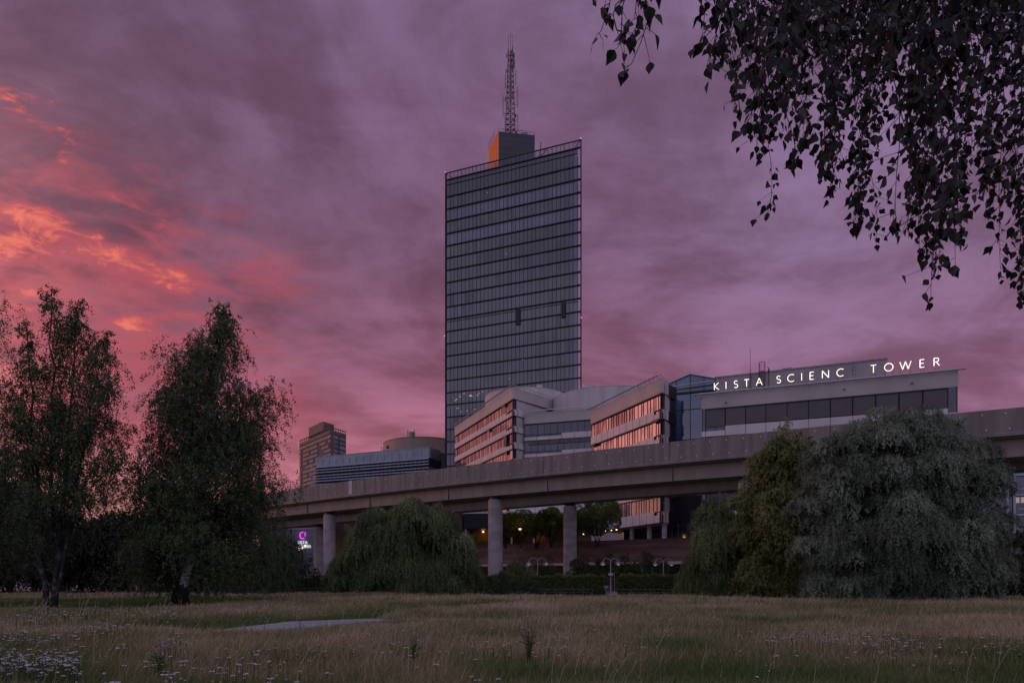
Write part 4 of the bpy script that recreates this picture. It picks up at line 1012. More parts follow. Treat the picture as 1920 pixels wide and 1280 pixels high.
birch('birch_tree', 'broad dense birch with a white and black trunk, right of the forked birch', [
    stem_of((343, 1138), (420, 573), [(580, 418, 428), (600, 392, 448), (625, 368, 460), (650, 340, 472), (665, 312, 476), (700, 298, 470), (716, 292, 522), (745, 287, 530), (770, 278, 522), (800, 264, 505), (830, 252, 512), (880, 234, 512), (900, 230, 526), (960, 227, 528), (1020, 227, 518), (1060, 230, 505), (1100, 238, 490)], D2, .26)],
    102, 260, 33, 26, .088, zlow=.75, spread=.78, bark='birch', clear=2.6, tmin=.2)
D3 = 42
birch('birch_tree', 'slender second birch close behind the white trunked birch', [
    stem_of((328, 1130), (372, 640), [(660, 360, 385), (720, 320, 420), (800, 290, 450), (900, 270, 470), (1000, 260, 470), (1070, 260, 440)], D3, .2)],
    103, 60, 30, 24, .09, zlow=1.1)
birch('birch_tree', 'dark birch at the left edge, mostly outside the frame', [
    stem_of((-75, 1135), (-60, 470), [(480, -64, -56), (530, -95, -20), (570, -110, 14), (620, -130, -8), (700, -160, -5), (800, -170, 10), (860, -180, 45), (930, -180, 62), (1010, -180, 62), (1075, -170, 60)], 40, .24)],
    104, 110, 34, 24, .09, zlow=1.0)

def mound_tree(name, label, cat, base, lobes, seed, m, per, nl, L, droop, lsize, lw, updir, trunk_r, trunk_h, group=None, inner=.35, zmin=.15, rel=False, zcut=-2, jit=.55, tonev=.5):
    """lobes: (x,y,z,r): mounds of foliage; sprays leave each mound's upper outside and fall"""
    rng = np.random.default_rng(seed); root = thing(name, label, cat, tuple(base), group)
    base = np.array(base, float); tb = MB()
    tops = []
    for i in range(4 if trunk_h > 1 else 3):
        q = rng.uniform(0, 6.28); tp = base + np.array([math.cos(q) * trunk_h * .35, math.sin(q) * trunk_h * .35, trunk_h])
        limb(tb, base + rng.normal(size=3) * .08 * np.array([1, 1, 0]), tp, trunk_r, trunk_r * .6, rng, 0, 6, .05, 8); tops.append(tp)
    cen = np.mean([l[:3] for l in lobes], axis=0)
    P_, D_, L_, g_, c_, N_ = [], [], [], [], [], []
    for (lx, ly, lz, lr) in lobes:
        c = np.array([lx, ly, lz]); tp = min(tops, key=lambda a: np.linalg.norm(a - c))
        limb(tb, tp, c, trunk_r * .4, .02, rng, .05, 6, .06, 5)
        out = c - np.array([base[0], base[1], lz]); out = out / max(np.linalg.norm(out), .01)
        n_ = max(6, int(per * lr * lr)); dv = unit(rng.normal(size=(n_, 3)) + out * .5 + np.array([0, 0, updir])); dv[:, 2] = np.where(dv[:, 2] < zcut, -dv[:, 2] * .7, dv[:, 2]); dv = unit(dv)
        rad = lr * rng.uniform(inner, 1, (n_, 1)) ** .6
        P_.append(c + dv * rad * np.array([1, 1, .8])); D_.append(unit(dv * .8 + out * .3 + rng.normal(size=dv.shape) * .3))
        L_.append(rng.uniform(*L, n_) * (lr if rel else 1)); g_.append(rng.uniform(*droop, n_)); c_.append(np.full(n_, rng.uniform(0, 1))); N_.append(unit(dv + out * .25 + np.array([0, 0, .15])))
    N_ = np.concatenate(N_); P_ = np.concatenate(P_); D_ = np.concatenate(D_); L_ = np.concatenate(L_); g_ = np.concatenate(g_); c_ = np.concatenate(c_)
    k = P_[:, 2] > zmin; N_ = N_[k]; P_, D_, L_, g_, c_ = P_[k], D_[k], L_[k], g_[k], c_[k]
    L_ = np.minimum(L_, np.maximum((P_[:, 2] - .05) / np.maximum(g_, .2), .1))
    pos, tan = sprays(rng, P_, D_, L_, g_, nl, .045)
    pos[:, 2] = np.maximum(pos[:, 2], .04)
    rn = np.clip(np.repeat(c_, nl) * tonev + rng.uniform(0, 1 - tonev, len(pos)), 0, 1)
    ax = unit(tan * 1.1 + rng.normal(size=tan.shape) * .45)
    tb.build('trunk', 'bark', root, smooth=True)
    leaves_mesh('crown', pos, ax, rng.uniform(.7, 1.3, len(pos)) * lsize, lw, rng, m, root, rn, np.repeat(N_, nl, 0), jit)
    return root
def dome(rows, D, n, seed, r=(.9, 1.6), depth=.8, dmax=None, inner=.45, base_z=0):
    """mound centres spread over a crown outline given as rows (py, left px, right px)"""
    rng = np.random.default_rng(seed); k = D / F; rows = sorted(rows)
    ys = np.array([a[0] for a in rows], float); l = np.array([a[1] for a in rows], float); rr_ = np.array([a[2] for a in rows], float)
    o = []; fy = np.linspace(ys[0], ys[-1], 200); wg = np.interp(fy, ys, rr_ - l) + 5; wg /= wg.sum()
    while len(o) < n:
        py = rng.choice(fy, p=wg); a, b = np.interp(py, ys, l), np.interp(py, ys, rr_)
        q = rng.uniform(0, 2 * math.pi) if rng.random() > .5 else rng.uniform(math.pi, 2 * math.pi)
        f = math.sqrt(rng.uniform(inner, 1)); half = (b - a) / 2 * k; R_ = rng.uniform(*r); R_ = min(R_, max(half * .6, .35))
        hx = max(half - R_ * .6, 0); hd = hx * depth if dmax is None else min(hx * depth, dmax)
        X = ((a + b) / 2 - 960) * k + math.cos(q) * f * hx; Y = D + math.sin(q) * f * hd
        o.append((X, Y, EYE + (HY - py) * k - R_ * .3, R_))
    return o
def masses(ms, D, per, seed, dep):
    """a crown built of big uneven masses (px, py, radius px), each carrying smaller leafy lobes on its outside"""
    rng = np.random.default_rng(seed); o = []; k = D / F; cx = np.mean([a[0] for a in ms]); hw = max(abs(a[0] - cx) for a in ms)
    for px, py, R_ in ms:
        Rm = R_ * k; e = abs(px - cx) / hw; Y = D - dep * (1 - e * e) * rng.uniform(.1, 1) + rng.uniform(-.3, .8); kk_ = Y / F; Rm = R_ * kk_; c = np.array([(px - 960) * kk_, Y, EYE + (HY - py) * kk_])
        for j in range(per + 5):
            v = rng.normal(size=3); v[1] -= .5 if j < per else -1.6; v[2] += .15; v = v / np.linalg.norm(v)
            o.append((*(c + v * Rm * rng.uniform(.5, .82)), Rm * rng.uniform(.28, .52)))
        for j in range(2):
            v = rng.normal(size=3); v[2] = abs(v[2]); v = v / np.linalg.norm(v); o.append((*(c + v * Rm * rng.uniform(.95, 1.12)), Rm * rng.uniform(.14, .24)))
    return o
# weeping willow in front of the pillars
DW = 68
mound_tree('weeping_willow', 'rounded green weeping willow between the two left pillars', 'tree', (*G(765, DW), 0),
    masses([(768, 975, 42), (715, 985, 40), (815, 985, 40), (765, 1020, 60), (690, 1025, 46), (842, 1028, 44), (725, 1062, 52), (800, 1062, 55), (668, 1070, 38), (862, 1066, 34), (700, 1098, 40), (770, 1100, 45), (835, 1100, 40), (648, 1100, 26), (880, 1098, 26)], DW, 13, 201, 3.0) + [(*G(632, DW - 1), 2.2, .8), (*G(622, DW - 1), 1.6, .7), (*G(645, DW - 2), 1.4, .9), (*G(870, DW - 3), 3.4, 1.1), (*G(862, DW - 3), 5.0, 1.1)],
    211, 'l_willow', 95, 22, (.6, 1.5), (.9, 1.5), .17, .15, .5, .22, 2.6, inner=.8, rel=True, zcut=-.15, jit=.28, tonev=.75)
# silver willow
DS = 47.5
mound_tree('silver_willow', 'huge silvery grey willow at the right in front of the viaduct', 'tree', (*G(1690, DS), 0),
    masses([(1545, 885, 44), (1572, 850, 36), (1528, 955, 42), (1668, 818, 55), (1735, 812, 55), (1618, 845, 50), (1790, 855, 55), (1700, 875, 75), (1582, 895, 48), (1640, 915, 62), (1765, 925, 65), (1832, 915, 48), (1550, 955, 48), (1600, 985, 58), (1690, 985, 72), (1785, 1000, 62), (1848, 990, 42), (1535, 1030, 42), (1655, 1055, 58), (1580, 1070, 52), (1735, 1070, 60), (1810, 1075, 55), (1855, 1065, 36), (1690, 1100, 50), (1540, 1100, 36), (1630, 1110, 36), (1770, 1115, 36), (1845, 1112, 30)], DS, 12, 202, 2.6),
    212, 'l_silver', 150, 17, (.6, 1.3), (.35, .95), .13, .18, .4, .3, 3.2, inner=.7, rel=True, zcut=-.45, jit=.3, tonev=.8)
# yellow green tree beside it
DG = 52
mound_tree('yellow_green_tree', 'yellowish green tree with a pointed top left of the silvery willow', 'tree', (*G(1465, DG), 0),
    masses([(1473, 830, 26), (1443, 862, 30), (1506, 852, 32), (1460, 865, 40), (1500, 872, 36), (1428, 900, 40), (1480, 915, 50), (1525, 900, 34), (1412, 945, 34), (1450, 965, 50), (1510, 965, 48), (1420, 1005, 44), (1480, 1020, 52), (1520, 1040, 44), (1440, 1065, 50), (1500, 1090, 46), (1415, 1095, 40), (1460, 1105, 36), (1545, 870, 26), (1535, 925, 34), (1540, 990, 36), (1525, 1075, 40)], DG, 11, 203, 2.2) + [(*G(1473, DG), V(0, 790, DG).z, .35)],
    213, 'l_gold', 110, 17, (.5, 1.2), (.1, .7), .14, .22, .35, .2, 2.6, rel=True, jit=.4, tonev=.6)
DX = 57
mound_tree('weeping_willow', 'low weeping willow trailing to the grass left of the yellowish tree', 'tree', (*G(1370, DX), 0),
    masses([(1345, 958, 30), (1326, 972, 26), (1378, 985, 34), (1405, 1010, 34), (1345, 1015, 42), (1322, 1050, 30), (1380, 1050, 46), (1425, 1050, 36), (1340, 1080, 42), (1298, 1085, 26), (1400, 1095, 40), (1365, 1105, 36), (1285, 1105, 18), (1320, 1106, 26)], DX, 12, 204, 2.4),
    214, 'l_willow', 110, 22, (.7, 1.9), (1.0, 1.6), .15, .14, .5, .18, 2.4, inner=.75, rel=True, zcut=-.1, jit=.3, tonev=.7)
mound_tree('weeping_willow', 'dusky small willow partly behind the broad birch', 'tree', (*G(505, 66), 0),
    dome([(965, 480, 525), (985, 455, 540), (1020, 440, 560), (1060, 430, 566), (1100, 430, 560)], 66, 42, 205, (.8, 1.3), .8, 3.5),
    215, 'l_shrub', 46, 24, (.8, 1.8), (.7, 1.2), .19, .14, .7, .16, 2.2)
mound_tree('conifer_shrub', 'small dark pointed shrub before the left pillars', 'shrub', (*G(575, 74), 0),
    [(*G(575 + dx, 74), z, r_) for z, r_, dx in ((4.0, .3, 4), (3.4, .45, 2), (2.7, .6, -4), (2.7, .6, 6), (2.0, .8, -8), (2.0, .8, 10), (1.2, .9, -12), (1.2, .9, 12), (.8, .8, 0))],
    216, 'l_dark', 90, 14, (.25, .5), (.1, .5), .14, .2, .3, .08, 1)
mound_tree('conifer_shrub', 'small dark fir tip beside the mall lettering', 'shrub', (*G(547, 92), 0),
    [(*G(547 + dx, 92), z, r_) for z, r_, dx in ((8.0, .25, 0), (7.2, .4, -1), (6.5, .5, 2), (5.8, .7, -5), (5.8, .7, 6), (4.8, .9, -8), (4.8, .9, 8), (3.6, 1.1, -10), (3.6, 1.1, 10), (2.2, 1.3, -8), (2.2, 1.3, 8), (1, 1.3, 0))],
    217, 'l_dark', 60, 14, (.3, .6), (.1, .5), .17, .2, .3, .1, 1)
mound_tree('bush', 'dark rounded bush at the right edge beside the silvery willow', 'shrub', (*G(1905, 56), 0),
    dome([(985, 1890, 1925), (1010, 1872, 1950), (1050, 1866, 1970), (1100, 1866, 1970)], 56, 34, 218, (.6, 1.1), .8), 218, 'l_shrub', 80, 14, (.3, .7), (.2, .6), .15, .26, .4, .08, 1)
mound_tree('bush', 'loose tall shrub in front of the clipped hedge', 'shrub', (*G(968, 63), 0),
    dome([(1062, 955, 985), (1080, 930, 1000), (1112, 915, 1010)], 63, 24, 219, (.4, .7), .7), 219, 'l_shrub', 150, 14, (.3, .7), (-.2, .2), .13, .18, .5, .04, .6)
# background trees at the left
bg_ = [(150, 92, 965, 95), (215, 84, 960, 80), (285, 96, 975, 90), (15, 78, 905, 110), (-60, 85, 880, 120), (455, 82, 1010, 70), (355, 100, 985, 90)]
bl = ['dark spreading tree behind the forked birch', 'dark tree in the gap between the two big birches', 'dark low tree behind the broad birch', 'black crowned tree behind the left edge birch', 'dark tall tree outside the left edge', 'dark low tree right of the broad birch trunk', 'dark background tree behind the white birch trunk']
for i, (px, D, top, hw_) in enumerate(bg_):
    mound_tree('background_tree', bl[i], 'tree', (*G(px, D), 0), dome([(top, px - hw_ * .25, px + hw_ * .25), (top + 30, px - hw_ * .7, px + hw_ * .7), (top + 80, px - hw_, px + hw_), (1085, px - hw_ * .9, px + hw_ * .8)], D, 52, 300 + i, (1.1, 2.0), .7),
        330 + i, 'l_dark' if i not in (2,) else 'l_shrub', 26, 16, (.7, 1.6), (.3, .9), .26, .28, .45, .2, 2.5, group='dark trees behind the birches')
# unseen tree belt at the left, added to keep the low sun off the foliage
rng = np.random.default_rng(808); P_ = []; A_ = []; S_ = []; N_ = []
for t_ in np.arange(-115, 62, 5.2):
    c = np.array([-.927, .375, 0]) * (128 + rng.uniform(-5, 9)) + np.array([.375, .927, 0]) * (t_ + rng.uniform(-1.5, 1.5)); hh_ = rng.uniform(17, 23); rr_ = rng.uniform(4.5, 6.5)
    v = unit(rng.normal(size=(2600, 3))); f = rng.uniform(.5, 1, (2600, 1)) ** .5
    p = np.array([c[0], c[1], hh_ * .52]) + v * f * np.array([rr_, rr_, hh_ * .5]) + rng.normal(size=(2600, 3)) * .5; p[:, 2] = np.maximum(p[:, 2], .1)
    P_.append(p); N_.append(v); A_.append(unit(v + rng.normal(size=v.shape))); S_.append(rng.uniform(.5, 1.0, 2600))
P_ = np.concatenate(P_); kind(leaves_mesh('sun_blocking_trees', P_, np.concatenate(A_), np.concatenate(S_), .38, rng, 'l_dark', None, rng.random(len(P_)), np.concatenate(N_), .7), 'stuff')
# rounded terrace trees
tl = ['rounded terrace tree left of the glowing lamp', 'rounded terrace tree behind the glowing lamp', 'small rounded terrace tree right of the glowing lamp', 'rounded terrace tree just left of the second pillar', 'rounded terrace tree just right of the second pillar', 'tallest rounded terrace tree beside the pale podium']
for i, (px, py, r_, D) in enumerate(((948, 978, 1.25, 97), (976, 975, 1.5, 95), (1006, 978, 1.15, 96), (1033, 974, 1.55, 93), (1082, 968, 1.6, 91), (1120, 958, 1.85, 90))):
    c = V(px, py + 9, D); r_ *= 1.12; rng = np.random.default_rng(400 + i); lb = []
    for k in range(16):
        v = unit(rng.normal(size=3) * np.array([1, .8, .75]) + np.array([0, 0, .08])); lb.append((c.x + v[0] * r_, c.y + v[1] * r_, c.z + v[2] * r_ * .85, r_ * rng.uniform(.42, .6)))
    mound_tree('rounded_tree', tl[i], 'tree', (c.x, c.y, 5.9), lb, 410 + i, 'l_lime', 330, 8, (.12, .26), (-.1, .2), .11, .3, .25, .09, 1.2, 'rounded trees on the terrace', inner=.85)
# young trees in front of the wall
yl = ['sapling with reddish tips by the left lamp', 'bushy young tree left of the second pillar', 'bushy young tree right of the second pillar', 'tall young tree behind the signed lamp', 'young tree right of the signed lamp', 'pointed young tree by the gap in the ledge', 'young tree behind the far right lamp', 'low young tree left of the first tall pillar']
for i, (px, top, D, hw_) in enumerate(((970, 1030, 80, 22), (1025, 1032, 79, 26), (1088, 1030, 77, 24), (1136, 1030, 76, 28), (1172, 1042, 76, 22), (1206, 1026, 77, 28), (1240, 1046, 76, 24), (890, 1062, 82, 22))):
    mound_tree('young_tree', yl[i], 'tree', (*G(px, D), 0), dome([(top, px - 2, px + 2), (top + 18, px - hw_ * .5, px + hw_ * .5), (top + 45, px - hw_, px + hw_), (1100, px - hw_, px + hw_)], D, 26, 500 + i, (.4, .75), .9),
        520 + i, 'l_gold' if i == 0 else 'l_shrub', 80, 12, (.25, .6), (-.1, .4), .17, .26, .5, .06, 1.5, 'young trees below the brick wall')
# hedges
def hedge(label, f, o, wd, h, seed):
    root = thing('hedge', label, 'hedge', (*f.xy(f.L / 2, 0), 0), 'clipped hedges along the fence'); rng = np.random.default_rng(seed)
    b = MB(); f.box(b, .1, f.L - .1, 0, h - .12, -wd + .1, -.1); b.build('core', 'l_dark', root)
    n = int(f.L * 950); u = rng.random(n); s = rng.uniform(0, f.L, n); oo = np.where(u < .55, 0, -rng.uniform(0, wd, n)); z = np.where(u < .55, rng.uniform(0, h, n), h)
    e = rng.random(n) < .08; s = np.where(e, rng.choice([0, f.L], n), s)
    bump = .09 * np.sin(s * 2.1) + .07 * np.sin(s * 5.3 + 1)
    zz = z + rng.normal(size=n) * .05 + np.where(z >= h, bump, 0); oo = oo + rng.normal(size=n) * .06 + bump * .7
    # rounded shoulders
    zz = zz - np.maximum(0, .35 - s) * .8 - np.maximum(0, s - f.L + .35) * .8
    A = np.array(f.a); U = np.array(f.u); N = np.array(f.n)
    P = A + U * s[:, None] + N * oo[:, None]; P[:, 2] = np.maximum(zz, .02)
    ax = unit(rng.normal(size=(n, 3)) + N * .5 + np.array([0, 0, .8]))
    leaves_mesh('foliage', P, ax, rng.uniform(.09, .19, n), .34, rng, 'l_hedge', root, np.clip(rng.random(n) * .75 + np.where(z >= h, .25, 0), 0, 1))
hedge('clipped hedge below the two tall pillars, left of the gap', Face(G(878, 73), G(1140, 71.5)), 0, 1.6, 1.9, 601)
hedge('clipped hedge right of the gap with the signed lamp', Face(G(1159, 71.5), G(1330, 69)), 0, 1.6, 1.95, 602)
hedge('short clipped hedge under the left pillars, rightmost half', Face(G(576, 77), G(650, 76)), 0, 1.5, 1.75, 603)
hedge('short clipped hedge under the left pillars, beside the dusky willow', Face(G(505, 78), G(573, 77)), 0, 1.5, 1.65, 604)
hedge('dark clipped hedge at the right edge of the view', Face(G(1838, 58), G(2010, 55)), 0, 1.6, 1.95, 605)
# fences
def fence(label, p0, p1, h=.62, gap=1.6):
    f = Face(p0, p1); root = thing('rail_fence', label, 'fence', (*f.xy(f.L / 2, 0), 0), 'low rail fences before the hedges')
    n = max(2, int(f.L / gap))
    for i in range(n + 1):
        b = MB(); b.tube([f.P(f.L * i / n, 0, 0), f.P(f.L * i / n, 0, h)], .03, 6); b.build('post', 'rail', root)
    b = MB(); b.tube([f.P(0, 0, h), f.P(f.L, 0, h)], .03, 6); b.build('rail', 'rail', root)
    b = MB(); b.tube([f.P(0, 0, h * .55), f.P(f.L, 0, h * .55)], .018, 5); b.build('rail', 'rail', root)
fence('low metal rail fence in front of the hedge, left of the gap', G(1005, 66), G(1111, 66)); fence('low metal rail fence right of the hedge gap', G(1141, 66), G(1300, 64)); fence('low metal rail fence under the left pillars', G(520, 72), G(622, 71))
gt = thing('stone_step', 'small pale stone step in the hedge gap', 'step', (*G(1148, 66), 0))
b = MB(); c = G(1148, 66); b.box(c[0] - .45, c[0] + .5, c[1] - .3, c[1] + .5, 0, .22); b.box(c[0] - .45, c[0] + .5, c[1] + .2, c[1] + .5, .223, .4); b.build('block', 'pillar', gt)
kk = thing('red_gate', 'dark red gate panel closing the gap between the hedges', 'gate', (*G(1150, 72), 0))
b = MB(); c = G(1150, 72.2); b.box(c[0] - .6, c[0] + .6, c[1], c[1] + .06, .1, 1.75); b.build('panel', mat('red_brown_paint', (.12, .06, .055), rough=.7), kk)
b = MB(); b.tube([(c[0] + .12, c[1] - .03, 0), (c[0] + .12, c[1] - .03, 2.4)], .03, 6); b.build('post', 'galv', kk)

# ------------------------------------------------------------------ street lamps with two arched arms
def arch_lamp(label, px, D, ztop, arm, plate=0):
    x, y = G(px, D); root = thing('street_lamp', label, 'street lamp', (x, y, 0), 'arched street lamps along the path')
    rc = arm / 2 * .9; zc = ztop - rc
    b = MB(); b.tube([(x, y, 0), (x, y, 1.0)], .075, 10); b.tube([(x, y, 1.0), (x, y, zc)], .05, 10); b.build('pole', 'galv', root)
    for s in (-1, 1):
        b = MB(); pts = [(x, y, zc - .1)] + [(x + s * (rc - rc * math.cos(a)), y, zc + rc * math.sin(a)) for a in np.linspace(0, math.pi, 11)]
        b.tube(pts, .03, 8); a_ = b.build('arm', 'galv', root)
        b = MB(); c = (x + s * 2 * rc, y, zc - .2); b.lathe(c, [(.03, .22), (.05, .2), (.16, .15), (.25, .04), (.27, -.06), (.255, -.065), (.22, .02), (0, .1)], 18); b.build('lamp_shade', 'shade', a_, smooth=True)
        b = MB(); b.lathe(c, [(0, -.1), (.12, -.09), (.17, -.03), (.12, .02), (0, .04)], 14); b.build('bulb', 'bulb', a_)
    if plate:
        b = MB(); b.box(x - .24, x + .24, y - .09, y - .06, plate, plate + .26); b.build('sign_plate', 'plate', root)
    return root
arch_lamp('arched double lamp with a small plate standing in the hedge gap', 1145, 68, 3.68, .85, 1.95)
arch_lamp('arched double lamp right of the hedge gap, in front of a young tree', 1244, 72, 3.75, .95)
arch_lamp('arched double lamp between the two tall pillars, without plate', 1008, 74, 3.9, 1.05)
arch_lamp('arched double lamp with a plate just right of the first tall pillar', 951.5, 80, 3.75, .85, 2.2)
arch_lamp('arched double lamp in front of the left pair of pillars', 589, 86, 3.0, .5)
for px, py, D, l in ((989, 1060, 88, 'single headed pale lamp right of the plated lamp'), (1058, 1060, 86, 'single headed pale lamp partly behind the second tall pillar'), (867, 1062, 88, 'single pale lamp peeping through the willow edge')):
    p = V(px, py, D); lp = thing('street_lamp', l, 'street lamp', (p.x, p.y, 0)); b = MB(); b.tube([(p.x, p.y, 0), (p.x, p.y, p.z)], .05, 8); b.build('pole', 'galv', lp)
    b = MB(); b.lathe(tuple(p), [(0, .2), (.16, .15), (.25, .02), (.24, -.1), (0, -.05)], 14); b.build('lamp_shade', 'shade', lp)
# terrace lamps that are lit
for px, py, D, l in ((975, 991.5, 92, 'brightly glowing terrace lamp in front of a rounded tree'), (1075.5, 992, 94, 'glowing terrace lamp just right of the second pillar')):
    p = V(px, py, D); lp = thing('terrace_lamp', l, 'lamp', (p.x, p.y, 5.9)); b = MB(); b.tube([(p.x + .35, p.y, 5.9), (p.x + .25, p.y, p.z - .35), (p.x, p.y, p.z - .05)], .035, 6); b.build('pole', 'mull', lp)
    b = MB(); b.lathe(tuple(p), [(.06, -.12), (.2, 0), (.24, .07), (0, .10)], 14); b.build('shade', mat('glow_cup', (1, .8, .6), emit=((1, .60, .30), 2.2)), lp)
    la = bpy.data.lights.new('lamp_light', 'POINT'); la.energy = 12; la.color = (1, .5, .2); la.shadow_soft_size = .2
    lo_ = bpy.data.objects.new('lamp_light', la); C.objects.link(lo_); lo_.location = (p.x, p.y - .1, p.z + .25)
b0_ = thing('terrace_spot', 'row of tiny warm lights under the raised office wing', 'light', (14, 108, 9.5)); 
for px, py, D in ((1135, 995, 108), (1146, 993.5, 107), (1156, 992.5, 106), (1094, 1001, 100)):
    p = V(px, py, D); b = MB(); b.lathe(tuple(p), [(0, -.1), (.14, -.05), (.14, .05), (0, .1)], 10); b.build('downlight', 'lit', b0_)
# small signpost in the meadow edge and posts at the left road
sp = thing('signpost', 'small grey box sign on a short post left of the plated lamp', 'sign', (*G(1136.5, 65.5), 0))
x, y = G(1136.5, 65.5); b = MB(); b.tube([(x, y, 0), (x, y, .95)], .04, 6); b.build('post', 'galv', sp)
b = MB(); b.box(x - .2, x + .2, y - .1, y - .03, .72, .98); b.build('plate', 'grey_metal', sp)
x, y = G(47, 108); rs = thing('road_sign', 'small blue road sign by the road at the far left', 'sign', (x, y, 0))
b = MB(); b.tube([(x, y, 0), (x, y, 3.0)], .05, 6); b.build('post', 'galv', rs)
b = MB(); b.box(x - .3, x + .25, y - .08, y - .05, 2.6, 3.3); b.build('plate', mat('blue_sign', (.03, .09, .40), rough=.4), rs)
for i, px in enumerate((35.5, 92, 107)):
    x, y = G(px, 92 if i == 0 else 80); po = thing('bollard', ('grey roadside bollard left of the forked birch', 'grey bollard seen between the forked trunks', 'pale bollard just right of the forked trunk')[i], 'bollard', (x, y, 0))
    b = MB(); b.lathe((x, y, 0), [(.09, 0), (.09, 1.05), (.05, 1.15), (0, 1.18)], 10); b.build('post', 'galv', po)

# ------------------------------------------------------------------ people
def skin_mesh(name, verts, edges, radii, m, parent, sub=2):
    me = bpy.data.meshes.new(name); off = parent_loc(parent)
    me.from_pydata([tuple(Vector(v) - off) for v in verts], edges, []); o = bpy.data.objects.new(name, me); C.objects.link(o); o.parent = parent
    me.materials.append(M[m]); o.modifiers.new('skin', 'SKIN'); o.modifiers.new('sub', 'SUBSURF').levels = sub; o.modifiers['sub'].render_levels = sub
    if not me.skin_vertices: me.attributes.new
    sv = me.skin_vertices[0].data
    for i, r_ in enumerate(radii): sv[i].radius = (r_, r_); sv[i].use_root = (i == 0)
    o.modifiers['skin'].use_smooth_shade = True
    return o
def person(label, x, y, top, legs, stride, rot, group):
    root = thing('person', label, 'person', (x, y, 0)); c, s = math.cos(rot), math.sin(rot)
    def w(p): return (x + p[0] * c - p[1] * s, y + p[0] * s + p[1] * c, p[2])
    st = stride
    J = [(0, 0, .95), (0, 0, 1.15), (0, 0, 1.40), (0, 0, 1.50), (0, .02, 1.60), (0, .02, 1.70),
         (.18, 0, 1.40), (.24, -.06 - st * .4, 1.14), (.23, .06 - st * .5, .92), (.23, .09 - st * .5, .84), (-.18, 0, 1.40), (-.24, -.06 + st * .4, 1.14), (-.23, .06 + st * .5, .92), (-.23, .09 + st * .5, .84),
         (.10, 0, .88), (.11, .06 + st * .5, .50), (.11, st * .8, .09), (.11, .14 + st * .8, .04), (-.10, 0, .88), (-.11, .06 - st * .35, .50), (-.11, -.05 - st * .9, .10), (-.11, .08 - st * .9, .04)]
    E = [(0, 1), (1, 2), (2, 3), (3, 4), (4, 5), (2, 6), (6, 7), (7, 8), (8, 9), (2, 10), (10, 11), (11, 12), (12, 13), (0, 14), (14, 15), (15, 16), (16, 17), (0, 18), (18, 19), (19, 20), (20, 21)]
    Rd = [.135, .12, .14, .055, .095, .085, .065, .048, .038, .035, .065, .048, .038, .035, .09, .06, .045, .04, .09, .06, .045, .04]
    skin_mesh('body', [w(p) for p in J], E, Rd, 'skin', root)
    ix = [0, 1, 2, 6, 7, 10, 11]; mp = {a: i for i, a in enumerate(ix)}
    skin_mesh('shirt', [w(J[i]) for i in ix], [(mp[a], mp[b_]) for a, b_ in E if a in mp and b_ in mp], [Rd[i] + .022 for i in ix], top, root)
    ix = [0, 14, 15, 16, 18, 19, 20]; mp = {a: i for i, a in enumerate(ix)}
    skin_mesh('trousers', [w(J[i]) for i in ix], [(mp[a], mp[b_]) for a, b_ in E if a in mp and b_ in mp], [Rd[i] + .02 for i in ix], legs, root)
    b = MB(); b.lathe(w((0, .0, 1.69)), [(.105, -.06), (.11, .0), (.09, .07), (0, .10)], 12); b.build('hair', 'hairm', root, smooth=True)
    for sx in (-.035, .035):
        b = MB(); b.lathe(w((sx, -.085 + .02, 1.645)), [(0, -.012), (.014, 0), (0, .012)], 6); b.build('eye', 'hairm', root)
person('walking person in a light top and dark trousers on the distant pavement', *G(117, 108), 'cloth_light', 'cloth_dark', .28, .5, '')
person('standing person in a dark dotted top beyond the broad birch', *G(297, 64), 'cloth_dots', 'cloth_dark', .08, 3.2, '')

